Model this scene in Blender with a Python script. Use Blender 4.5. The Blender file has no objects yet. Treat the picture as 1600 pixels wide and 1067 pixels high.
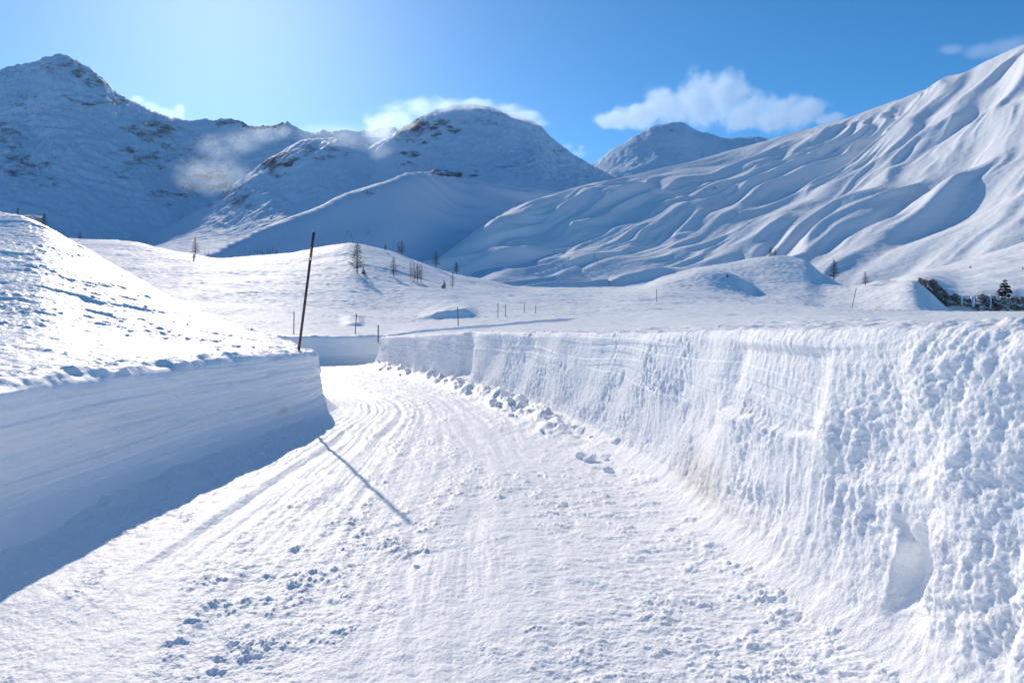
import bpy, bmesh, math, random
import numpy as np
from mathutils import Vector, Matrix

random.seed(7)
rng = np.random.default_rng(11)
S = bpy.context.scene
COL = S.collection
F = 1067.0          # focal length in photo pixels (24 mm on 36 mm)
HZ = 500.0          # horizon row
CZ = 2.0            # eye height above the road

# ------------------------------------------------------------------ helpers
_pr = np.random.default_rng(5)
_PERM = _pr.permutation(4096).astype(np.int32)
_ang = _pr.random(4096) * 2 * math.pi
_GX = np.cos(_ang).astype(np.float32); _GY = np.sin(_ang).astype(np.float32)

def perlin(x, y, seed=0):
    """gradient noise, about -1..1"""
    x, y = np.broadcast_arrays(np.asarray(x, float), np.asarray(y, float))
    x0 = np.floor(x); y0 = np.floor(y)
    fx = (x - x0).astype(np.float32); fy = (y - y0).astype(np.float32)
    ix = x0.astype(np.int32) + seed * 197; iy = y0.astype(np.int32) + seed * 71
    u = fx * fx * fx * (fx * (fx * 6 - 15) + 10)
    v = fy * fy * fy * (fy * (fy * 6 - 15) + 10)
    p0 = _PERM[ix & 4095]; p1 = _PERM[(ix + 1) & 4095]
    def g(p, dx, dy):
        h = _PERM[(p + iy + dy) & 4095]
        return _GX[h] * (fx - dx) + _GY[h] * (fy - dy)
    a = g(p0, 0, 0); a = a + (g(p1, 1, 0) - a) * u
    c = g(p0, 0, 1); c = c + (g(p1, 1, 1) - c) * u
    return (1.5 * (a + (c - a) * v)).astype(float)

def fbm(x, y, octv=4, seed=0, gain=0.5, lac=2.03):
    r = 0; a = 1.0; f = 1.0
    for k in range(octv):
        r = r + a * perlin(x * f + 17.3 * k, y * f - 9.1 * k, seed + k)
        a *= gain; f *= lac
    return r

def ridged(x, y, octv=4, seed=0, gain=0.5):
    r = 0; a = 1.0; f = 1.0
    for k in range(octv):
        r = r + a * (1 - np.abs(perlin(x * f + 5.3 * k, y * f + 3.1 * k, seed + k)) * 1.6)
        a *= gain; f *= 2.07
    return r

def billow(x, y, octv=3, seed=0, gain=0.5):
    r = 0; a = 1.0; f = 1.0
    for k in range(octv):
        r = r + a * np.abs(perlin(x * f + 5.3 * k, y * f + 3.1 * k, seed + k))
        a *= gain; f *= 2.1
    return r

def sst(a, b, x):
    t = np.clip((x - a) / (b - a), 0, 1)
    return t * t * (3 - 2 * t)

def pchip(xs, ys, xq):
    """monotone cubic; ys may be (n,) or (n,m), interpolated along axis 0"""
    xs = np.asarray(xs, float); ys = np.asarray(ys, float); xq = np.asarray(xq, float)
    one = ys.ndim == 1
    if one: ys = ys[:, None]
    h = np.diff(xs)[:, None]; dl = np.diff(ys, axis=0) / h
    n = len(xs)
    d = np.zeros_like(ys)
    if n == 2:
        d[:] = dl[0]
    else:
        w1 = 2 * h[1:] + h[:-1]; w2 = h[1:] + 2 * h[:-1]
        ok = dl[:-1] * dl[1:] > 0
        with np.errstate(all='ignore'):
            m = (w1 + w2) / (w1 / dl[:-1] + w2 / dl[1:])
        d[1:-1] = np.where(ok, m, 0)
        d[0] = dl[0]; d[-1] = dl[-1]
    q = np.clip(xq, xs[0], xs[-1])
    i = np.clip(np.searchsorted(xs, q) - 1, 0, n - 2)
    hh = (xs[i + 1] - xs[i])[:, None]; t = ((q - xs[i])[:, None]) / hh
    h00 = 2 * t**3 - 3 * t**2 + 1; h10 = t**3 - 2 * t**2 + t; h01 = -2 * t**3 + 3 * t**2; h11 = t**3 - t**2
    r = h00 * ys[i] + h10 * hh * d[i] + h01 * ys[i + 1] + h11 * hh * d[i + 1]
    return r[:, 0] if one else r

def X_of(px, Y): return (px - 800.0) / F * Y
def Z_of(py, Y): return CZ + Y * (HZ - py) / F

class Table:
    """height of the land given along some bearings, as (distance, apparent height) pairs"""
    def __init__(s, cols, yr):
        s.x = np.array([c[0] for c in cols], float)
        s.l = np.linspace(math.log(yr[0]), math.log(yr[1]), 400)
        T = []
        for px, pts in cols:
            l = np.log([p[0] for p in pts]); y = [p[1] for p in pts]
            T.append(pchip(l, y, s.l))
        s.xg = np.linspace(s.x[0], s.x[-1], 600)
        s.g = pchip(s.x, np.array(T), s.xg)
    def z(s, X, Y):
        Yc = np.maximum(Y, math.exp(s.l[0]))
        px = 800 + F * X / Yc
        a = np.clip((px - s.xg[0]) / (s.xg[1] - s.xg[0]), 0, len(s.xg) - 1.001)
        b = np.clip((np.log(Yc) - s.l[0]) / (s.l[1] - s.l[0]), 0, len(s.l) - 1.001)
        i = a.astype(int); j = b.astype(int); fa = a - i; fb = b - j
        g = s.g
        py = (g[i, j] * (1 - fa) + g[i + 1, j] * fa) * (1 - fb) + (g[i, j + 1] * (1 - fa) + g[i + 1, j + 1] * fa) * fb
        return CZ + Yc * (HZ - py) / F

def mesh_grid(name, V, mat, attrs=None, flip=False):
    nu, nv = V.shape[:2]
    me = bpy.data.meshes.new(name)
    me.vertices.add(nu * nv)
    me.vertices.foreach_set('co', V.reshape(-1).astype(np.float32))
    i, j = np.meshgrid(np.arange(nu - 1), np.arange(nv - 1), indexing='ij')
    a = (i * nv + j).ravel(); b = ((i + 1) * nv + j).ravel(); c = ((i + 1) * nv + j + 1).ravel(); d = (i * nv + j + 1).ravel()
    q = np.stack([a, d, c, b] if flip else [a, b, c, d], 1).astype(np.int32)
    n = len(q)
    me.loops.add(n * 4); me.polygons.add(n)
    me.loops.foreach_set('vertex_index', q.ravel())
    me.polygons.foreach_set('loop_start', np.arange(0, n * 4, 4, dtype=np.int32))
    me.update(calc_edges=True)
    me.polygons.foreach_set('use_smooth', np.ones(n, dtype=bool))
    for k, v in (attrs or {}).items():
        at = me.attributes.new(k, 'FLOAT', 'POINT')
        at.data.foreach_set('value', v.reshape(-1).astype(np.float32))
    me.materials.append(mat)
    me.validate()
    o = bpy.data.objects.new(name, me); COL.objects.link(o)
    return o

def frustum_grid(x0, x1, nx, Ys):
    px = np.linspace(x0, x1, nx)
    P, Y = np.meshgrid(px, Ys, indexing='ij')
    return P, (P - 800) / F * Y, Y

def tag(o, label=None, cat=None, group=None, kind=None):
    if label: o['label'] = label
    if cat: o['category'] = cat
    if group: o['group'] = group
    if kind: o['kind'] = kind
    return o

def seg_dist(curve, X, Y):
    """distance to a polyline, only worked out near the road"""
    c = np.asarray(curve, float)[::3]
    out = np.full(X.shape, 50.0)
    m = (X > -36) & (X < 12) & (Y < 56)
    x = X[m]; y = Y[m]; best = np.full(x.shape, 2500.0)
    for k in range(len(c) - 1):
        a = c[k]; ab = c[k + 1] - a
        t = np.clip(((x - a[0]) * ab[0] + (y - a[1]) * ab[1]) / (ab @ ab), 0, 1)
        best = np.minimum(best, (x - a[0] - t * ab[0])**2 + (y - a[1] - t * ab[1])**2)
    out[m] = np.sqrt(best)
    return out

def inside(poly, X, Y):
    r = np.zeros(X.shape, bool)
    poly = [poly[0]] + [p for k, p in enumerate(poly[1:-1]) if k % 3 == 2 or k > len(poly) - 8] + [poly[-1]]
    n = len(poly)
    for k in range(n):
        x1, y1 = poly[k]; x2, y2 = poly[(k + 1) % n]
        if y1 == y2: continue
        c = ((y1 > Y) != (y2 > Y)) & (X < (x2 - x1) * (Y - y1) / (y2 - y1) + x1)
        r ^= c
    return r

def smooth_curve(pts, n):
    p = np.asarray(pts, float)
    s = np.concatenate([[0], np.cumsum(np.hypot(*np.diff(p, axis=0).T))])
    # Catmull-Rom through the points
    out = []
    q = np.linspace(0, s[-1], n)
    m = np.gradient(p, s, axis=0)
    i = np.clip(np.searchsorted(s, q) - 1, 0, len(s) - 2)
    h = (s[i + 1] - s[i])[:, None]; t = ((q - s[i])[:, None]) / h
    return (2*t**3-3*t**2+1)*p[i] + (t**3-2*t**2+t)*h*m[i] + (-2*t**3+3*t**2)*p[i+1] + (t**3-t**2)*h*m[i+1]

# ------------------------------------------------------------------ materials
def new_mat(name):
    m = bpy.data.materials.new(name); m.use_nodes = True
    nt = m.node_tree; b = nt.nodes['Principled BSDF']
    return m, nt, b

def snow_mat(name, col=(0.95, 0.952, 0.955), rough=0.55, spec=0.35, bumps=((40, 0.01),), sss=0.0, tint=None):
    m, nt, b = new_mat(name)
    N, L = nt.nodes, nt.links
    b.inputs['Base Color'].default_value = (*col, 1)
    b.inputs['Roughness'].default_value = rough
    b.inputs['Specular IOR Level'].default_value = spec
    if sss:
        b.inputs['Subsurface Weight'].default_value = sss
        b.inputs['Subsurface Radius'].default_value = (0.018, 0.019, 0.020)
        b.inputs['Subsurface Scale'].default_value = 1.0
    tc = N.new('ShaderNodeTexCoord'); prev = None
    for sc, dist in bumps:
        n = N.new('ShaderNodeTexNoise'); n.inputs['Scale'].default_value = sc; n.inputs['Detail'].default_value = 3
        L.new(tc.outputs['Object'], n.inputs['Vector'])
        bp = N.new('ShaderNodeBump'); bp.inputs['Distance'].default_value = dist; bp.inputs['Strength'].default_value = 1
        L.new(n.outputs['Fac'], bp.inputs['Height'])
        if prev: L.new(prev.outputs['Normal'], bp.inputs['Normal'])
        prev = bp
    if prev: L.new(prev.outputs['Normal'], b.inputs['Normal'])
    if tint:   # stains with a shape of their own, from the vertex attribute 'stain'
        at = N.new('ShaderNodeAttribute'); at.attribute_name = 'stain'
        n = N.new('ShaderNodeTexNoise'); n.inputs['Scale'].default_value = 9; n.inputs['Detail'].default_value = 6
        mp = N.new('ShaderNodeMapping'); mp.inputs['Scale'].default_value = (3, 3, 0.8)
        L.new(tc.outputs['Object'], mp.inputs['Vector']); L.new(mp.outputs['Vector'], n.inputs['Vector'])
        mu = N.new('ShaderNodeMath'); mu.operation = 'MULTIPLY'
        L.new(at.outputs['Fac'], mu.inputs[0]); L.new(n.outputs['Fac'], mu.inputs[1])
        mx = N.new('ShaderNodeMix'); mx.data_type = 'RGBA'
        mx.inputs[6].default_value = (*col, 1); mx.inputs[7].default_value = (*tint, 1)
        L.new(mu.outputs[0], mx.inputs[0]); L.new(mx.outputs[2], b.inputs['Base Color'])
    return m

def mountain_mat(name, scale, rock=(0.085, 0.095, 0.115), bump=4.0, bscale=0.03, snow=(0.62, 0.715, 0.825)):  # default snow colour has the blue of the shaded slopes painted in
    m, nt, b = new_mat(name)
    N, L = nt.nodes, nt.links
    b.inputs['Roughness'].default_value = 0.7; b.inputs['Specular IOR Level'].default_value = 0.02
    tc = N.new('ShaderNodeTexCoord')
    mp = N.new('ShaderNodeMapping'); mp.inputs['Scale'].default_value = (0.8, 0.8, 1.6); mp.inputs['Rotation'].default_value = (0.0, 0.25, 0.0)
    L.new(tc.outputs['Object'], mp.inputs['Vector'])
    n1 = N.new('ShaderNodeTexNoise'); n1.inputs['Scale'].default_value = scale; n1.inputs['Detail'].default_value = 9; n1.inputs['Roughness'].default_value = 0.78
    L.new(mp.outputs['Vector'], n1.inputs['Vector'])
    at = N.new('ShaderNodeAttribute'); at.attribute_name = 'rock'
    ad = N.new('ShaderNodeMath'); ad.operation = 'ADD'
    L.new(n1.outputs['Fac'], ad.inputs[0]); L.new(at.outputs['Fac'], ad.inputs[1])
    rp = N.new('ShaderNodeMapRange'); rp.inputs['From Min'].default_value = 0.93; rp.inputs['From Max'].default_value = 1.12
    L.new(ad.outputs[0], rp.inputs['Value'])
    n2 = N.new('ShaderNodeTexNoise'); n2.inputs['Scale'].default_value = scale * 4; n2.inputs['Detail'].default_value = 5
    L.new(tc.outputs['Object'], n2.inputs['Vector'])
    cr = N.new('ShaderNodeValToRGB')
    cr.color_ramp.elements[0].color = (rock[0]*0.5, rock[1]*0.5, rock[2]*0.5, 1); cr.color_ramp.elements[1].color = (rock[0]*1.8, rock[1]*1.8, rock[2]*1.8, 1)
    cr.color_ramp.elements[0].position = 0.3; cr.color_ramp.elements[1].position = 0.7
    L.new(n2.outputs['Fac'], cr.inputs[0])
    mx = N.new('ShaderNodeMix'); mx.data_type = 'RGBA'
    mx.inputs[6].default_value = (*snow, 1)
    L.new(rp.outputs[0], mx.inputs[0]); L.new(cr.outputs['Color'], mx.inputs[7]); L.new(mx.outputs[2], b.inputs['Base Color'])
    n3 = N.new('ShaderNodeTexNoise'); n3.inputs['Scale'].default_value = bscale; n3.inputs['Detail'].default_value = 6
    L.new(tc.outputs['Object'], n3.inputs['Vector'])
    bp = N.new('ShaderNodeBump'); bp.inputs['Distance'].default_value = bump; bp.inputs['Strength'].default_value = 1
    L.new(n3.outputs['Fac'], bp.inputs['Height']); L.new(bp.outputs['Normal'], b.inputs['Normal'])
    return m

M_ROAD = snow_mat('packed_snow', rough=0.55, spec=0.10, bumps=((22, 0.008), (70, 0.004)))
M_WALL = snow_mat('cut_snow', rough=0.7, spec=0.15, bumps=((22, 0.012), (75, 0.007)), sss=0.7, tint=(0.47, 0.40, 0.31))
M_LEFT = snow_mat('smooth_cut_snow', rough=0.6, spec=0.3, bumps=((6, 0.015), (40, 0.006)), tint=(0.55, 0.5, 0.4))
M_HILL = snow_mat('wind_crust_snow', rough=0.5, spec=0.10, bumps=((9, 0.02), (35, 0.008)))
M_FIELD = snow_mat('open_snow', rough=0.6, spec=0.01, bumps=((1.2, 0.05), (6, 0.03)))

# ------------------------------------------------------------------ the road corridor (world metres)
LEFT = smooth_curve([(-4.75,-12),(-4.65,0),(-4.58,6),(-4.48,10),(-4.32,12.7),(-4.2,14.3),(-4.3,15.4),(-4.85,16.5),(-6.1,18),(-9,21),(-12.2,25),(-17,31.5),(-24,41)], 160 + 2)
RIGHT = smooth_curve([(2.45,-12),(2.4,0),(2.3,3.8),(2.17,4.9),(2.1,6.2),(2.05,7.6),(1.8,9.7),(1.05,13.3),(0,17),(-1.7,21.3),(-3.8,25.5),(-5.7,29.4),(-6.0,30.3),(-5.6,31.2),(-4.2,32.4),(-1,34.8),(3,38)], 220)
FARW = smooth_curve([(-30,47),(-22,38.5),(-15,33.2),(-11.3,31.7),(-8.8,31.3),(-6.6,33.4),(-4,36),(0,39.4),(4,43)], 121)
RIGHT_POLY = [tuple(p) for p in RIGHT] + [(60, 38), (60, -12)]
FAR_POLY = [tuple(p) for p in FARW] + [(4, 900), (900, 900), (3000, 6000), (-6000, 6000), (-6000, 47)]
FAR_POLY2 = [(4, 43), (3, 38), (60, 38), (900, 38), (900, 900), (4, 900)]
LEFT_POLY = [tuple(p) for p in LEFT] + [(-300, 120), (-300, -12)]

def d_right(X, Y):
    d = seg_dist(RIGHT, X, Y)
    return np.where(inside(RIGHT_POLY, X, Y), d, -d)
def d_far(X, Y):
    d = seg_dist(FARW, X, Y)
    return np.where(inside(FAR_POLY, X, Y) | inside(FAR_POLY2, X, Y), d, -d)
def d_left(X, Y):
    d = seg_dist(LEFT, X, Y)
    return np.where(inside(LEFT_POLY, X, Y), d, -d)

# ------------------------------------------------------------------ land tables: bearing -> (distance, photo row)
T_MID = Table([
 (-700, [(2,900),(20,520),(60,440),(120,360),(170,330),(260,370),(500,480)]),
 (-200, [(2,900),(20,530),(60,450),(110,385),(150,352),(200,360),(300,400),(500,470)]),
 (45,   [(2,900),(20,540),(60,460),(110,395),(150,354),(190,362),(230,372),(300,400),(500,470)]),
 (130,  [(2,900),(20,545),(40,510),(60,470),(110,420),(160,390),(215,373),(260,385),(500,460)]),
 (200,  [(2,900),(20,545),(40,512),(60,475),(100,435),(150,400),(200,377),(250,390),(500,460)]),
 (300,  [(2,900),(20,545),(32,528),(50,496),(75,465),(110,428),(150,403),(172,397),(210,410),(500,470)]),
 (350,  [(2,900),(20,545),(32,528),(50,498),(75,468),(110,430),(150,406),(172,403),(210,413),(500,470)]),
 (450,  [(2,900),(20,540),(32,527),(50,502),(75,474),(105,437),(140,405),(165,396),(200,408),(500,470)]),
 (500,  [(2,900),(20,540),(33,526),(50,504),(75,478),(100,445),(135,403),(160,386),(195,400),(500,470)]),
 (550,  [(2,900),(20,540),(34,526),(50,506),(75,481),(100,448),(130,405),(155,382),(190,398),(500,470)]),
 (600,  [(2,900),(20,540),(34,525),(50,506),(75,484),(100,455),(130,412),(155,390),(190,405),(500,470)]),
 (650,  [(2,900),(20,527),(27,524),(50,505),(75,484),(100,460),(130,424),(152,407),(185,420),(500,475)]),
 (700,  [(2,900),(20,523),(25,521),(50,503),(75,483),(100,462),(130,438),(148,426),(185,436),(500,478)]),
 (760,  [(2,900),(17,521),(22,520),(50,500),(75,482),(100,466),(130,447),(145,439),(185,445),(500,480)]),
 (830,  [(2,900),(14,520),(20,517),(50,496),(75,480),(100,468),(130,456),(170,449),(230,453),(500,480)]),
 (920,  [(2,900),(11,522),(15,518),(30,506),(50,492),(75,478),(100,467),(130,456),(170,450),(230,455),(500,480)]),
 (1000, [(2,800),(9,523),(12,516),(25,505),(45,490),(65,476),(90,464),(120,450),(150,446),(220,455),(500,480)]),
 (1040, [(2,750),(8.5,521),(12,514),(25,502),(45,487),(65,475),(90,462),(120,438),(145,431),(200,450),(500,480)]),
 (1100, [(2,700),(7.5,521),(11,512),(25,500),(45,485),(65,475),(88,466),(105,446),(118,430),(132,427),(152,418),(190,432),(500,480)]),
 (1150, [(2,680),(7,521),(11,510),(25,498),(45,484),(65,475),(88,468),(105,454),(118,437),(132,428),(155,408),(190,425),(500,480)]),
 (1185, [(2,660),(7,520),(11,508),(25,497),(45,484),(65,476),(85,472),(105,463),(120,445),(135,425),(155,402),(185,418),(500,480)]),
 (1225, [(2,640),(6.5,519),(11,506),(25,496),(45,485),(65,477),(85,474),(105,463),(120,446),(135,424),(155,400),(180,415),(500,480)]),
 (1255, [(2,630),(6.3,518),(11,505),(25,495),(45,486),(62,479),(82,477),(105,466),(125,440),(150,407),(175,425),(500,480)]),
 (1290, [(2,620),(6,516),(11,504),(25,495),(45,486),(60,481),(80,484),(100,474),(120,455),(142,431),(170,450),(500,480)]),
 (1330, [(2,610),(5.6,514),(11,503),(25,495),(45,487),(60,483),(78,487),(98,474),(115,456),(132,446),(160,458),(500,480)]),
 (1380, [(2,600),(5.2,512),(10,503),(25,496),(45,488),(58,484),(74,489),(92,470),(106,452),(120,440),(150,453),(500,490)]),
 (1425, [(2,590),(4.8,511),(10,503),(25,496),(45,489),(56,485),(70,490),(85,470),(98,448),(108,437),(128,455),(300,500)]),
 (1450, [(2,585),(4.6,511),(10,503),(25,497),(45,490),(55,486),(70,493),(85,478),(98,458),(106,452),(125,470),(300,505)]),
 (1490, [(2,580),(4.4,511),(10,503),(25,498),(42,490),(53,487),(70,496),(90,492),(105,488),(125,495),(300,508)]),
 (1530, [(2,575),(4.2,511),(10,503),(25,498),(40,490),(52,487),(70,498),(95,503),(300,510)]),
 (1600, [(2,570),(3.9,510),(10,502),(25,497),(40,490),(50,487),(70,500),(95,506),(300,512)]),
 (1800, [(2,560),(3.4,508),(10,500),(25,494),(40,487),(50,484),(70,500),(95,506),(300,512)]),
 (2600, [(1.6,545),(2,540),(3,508),(10,495),(25,488),(40,480),(50,478),(70,495),(95,500),(300,512)]),
], (1.6, 500))

def gs(X, Y, cx, cy, rx, ry): return np.exp(-((X - cx) / rx)**2 - ((Y - cy) / ry)**2)

def mid_z(X, Y, fine=True):
    z = T_MID.z(X, Y)
    far = sst(25, 90, Y)
    z = z + (0.35 * fbm(X / 16, Y / 16, 3, 40)) * sst(45, 110, Y)
    # cut faces of the snow where the old road runs on behind the bank
    px = 800 + F * X / np.maximum(Y, 1)
    wob = 1.2 * perlin(X / 5, Y * 0 + 3.7, 41)
    for xc, xw, Y0, hh, run in ((705, 48, 56.5, 0.62, 45), (554, 16, 46.5, 0.36, 22)):
        m = np.where(px < xc, np.exp(-np.abs((px - xc) / xw)**2.5), np.exp(-np.abs((px - xc) / (xw * .75))**5)) * (0.9 + 0.6 * perlin(X / 2.2, 0 * X + Y0, 43))
        yy = Y + wob * 0.8
        z = z + m * hh * sst(Y0 - 0.5, Y0 + 0.4, yy) * (1 - sst(Y0, Y0 + run, yy))
    ex = X - 35 - 0.2 * (Y - 112)
    z = z + 1.3 * np.exp(-(ex / np.where(ex > 0, 4.0, 9.0))**2 - ((Y - 112) / 8)**2)
    ex = X - 55
    z = z + 0.8 * np.exp(-(ex / np.where(ex > 0, 4.5, 10.0))**2 - ((Y - 143) / 9)**2)
    if fine:
        mound = sst(60, 85, Y)
        z = z + sst(30, 60, Y) * 0.05 * fbm(X / 1.1 + 0.4 * perlin(X / 6, Y / 6, 57), Y / 0.8, 3, 56, 0.6) * (0.4 + 1.2 * sst(-0.2, 0.3, fbm(X / 14, Y / 9, 2, 58)))
        z = z + 0.05 * fbm(X / 1.6 + 0.3 * Y, Y / 0.9, 4, 44) * sst(3, 30, Y) * (0.6 + 0.6 * mound)
        z = z + 0.10 * np.maximum(0, perlin(X / 0.9, Y / 0.7, 48) - 0.45) * (1 - mound)
        near = 1 - sst(8, 26, Y)
        z = z + near * (0.06 * billow(X * 1.3, Y * 1.3, 4, 46) - 0.02)
        # animal and ski tracks
        for k, (a, b, w, dep) in enumerate([(0.23, 3, .5, .12), (-0.31, 22, .45, .12), (0.12, 14, .4, .1), (0.05, 95, .5, .12), (-0.12, 108, .5, .14), (-0.1, 120, .6, .14)]):
            if k < 3:
                continue
            u = Y - b - a * X - 1.5 * perlin(X / 12, 0 * X + k, 70 + k)
            z = z - dep * np.exp(-(u / w)**2) * sst(-60, -40, X) * (1 - sst(5, 20, X))
        # rippled crust on the hummocks at the right
        z = z + mound * sst(15, 30, X) * 0.05 * fbm(X / 0.9, Y / 1.3, 3, 52)
        z = z + mound * 0.16 * np.maximum(0, fbm(X / 6, Y / 1.6, 3, 53) - 0.25) * (1 - sst(20, 40, X))
    return z

T_HILL = Table([
 (-1500,[(2.1,860),(4,660),(10,470),(20,350),(30,280),(50,240),(70,300)]),
 (-900, [(2.9,712),(6,570),(12,440),(20,345),(30,272),(45,250),(65,310)]),
 (-400, [(4.1,648),(8,545),(15,425),(22,350),(30,285),(40,272),(60,330)]),
 (-100, [(5.5,610),(9,545),(15,437),(20,372),(27,309),(33,302),(50,350)]),
 (0,    [(6.2,598),(10,533),(15,449),(20,380),(26,333),(30,336),(45,390)]),
 (30,   [(6.45,594),(10,535),(15,452),(20,384),(25.3,337),(28.5,341),(42,395)]),
 (60,   [(6.7,590),(10,537),(15,456),(20,388),(24,351),(27,354),(40,400)]),
 (130,  [(7.3,586),(11,535),(16,462),(20,411),(22.5,388),(25,392),(36,430)]),
 (200,  [(8.1,580),(11,545),(15,494),(19,445),(21.5,426),(24,432),(32,475)]),
 (300,  [(9.8,570),(12,545),(15,513),(18,486),(20,480),(22,486),(30,540)]),
 (400,  [(12.2,558),(14,540),(16,524),(17.5,517),(19.5,520),(25,580)]),
 (470,  [(14,551),(15,544),(16.2,538),(17.2,540),(19,560),(25,640)]),
 (508,  [(14.5,549),(15.3,547),(16,549),(17,556),(20,640)]),
 (560,  [(14.5,552),(16,553),(20,640)]),
], (2.1, 70))

def hill_z(X, Y, fine=True):
    z = T_HILL.z(X, Y)
    if fine:
        d = d_left(X, Y)
        k = sst(0.4, 3, d)
        w = 0.25 * fbm(X / 7, Y / 5, 2, 60)
        # wind-cut crust lying across the slope, broken and uneven
        wq = 0.8 * fbm(X / 3.5, Y / 2.5, 3, 58)
        U = X + 0.5 * Y + wq; Vv = Y - 0.22 * X + 0.35 * wq
        n = fbm(U * 0.22, Vv * 0.6, 3, 61, 0.55)
        part = sst(-0.15, 0.25, fbm(X / 6, Y / 3.2, 3, 59))
        z = z + k * 0.038 * part * sst(0.02, 0.14, n) + k * 0.03 * n
        n2 = fbm(U * 0.9, Vv * 2.2, 5, 63, 0.62)
        z = z + k * (0.35 + 0.65 * part) * 0.024 * n2
        brk = sst(-0.1, 0.35, fbm(X / 2.5, Y / 1.6, 3, 66))
        n3 = fbm(X * 3.2, Y * 5.0 - 0.8 * X, 4, 64, 0.62)
        z = z + (0.3 + 0.7 * brk) * 0.018 * n3
        crumb = np.maximum(0, perlin(X * 6.5, Y * 7.5, 65) - 0.38)
        z = z + crumb * 0.08 * brk
        lip = np.exp(-(d / 0.9)**2)
        z = z + lip * 0.05 * fbm(X * 1.6, Y * 1.6, 4, 67) + lip * 0.05 * np.maximum(0, perlin(X * 3.1 + .3*Y, Y * 2.3, 68))
        z = z + 0.012 * fbm(X * 6, Y * 7, 2, 69)
    return z

# ------------------------------------------------------------------ ground far below everything, reaching the horizon
bm = bmesh.new(); bmesh.ops.create_circle(bm, cap_ends=True, radius=7000, segments=64)
me = bpy.data.meshes.new('ground'); bm.to_mesh(me); bm.free(); me.materials.append(M_FIELD)
g = bpy.data.objects.new('ground', me); g.location = (0, 0, -1.2); COL.objects.link(g); tag(g, 'snow covered ground', kind='structure')

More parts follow.
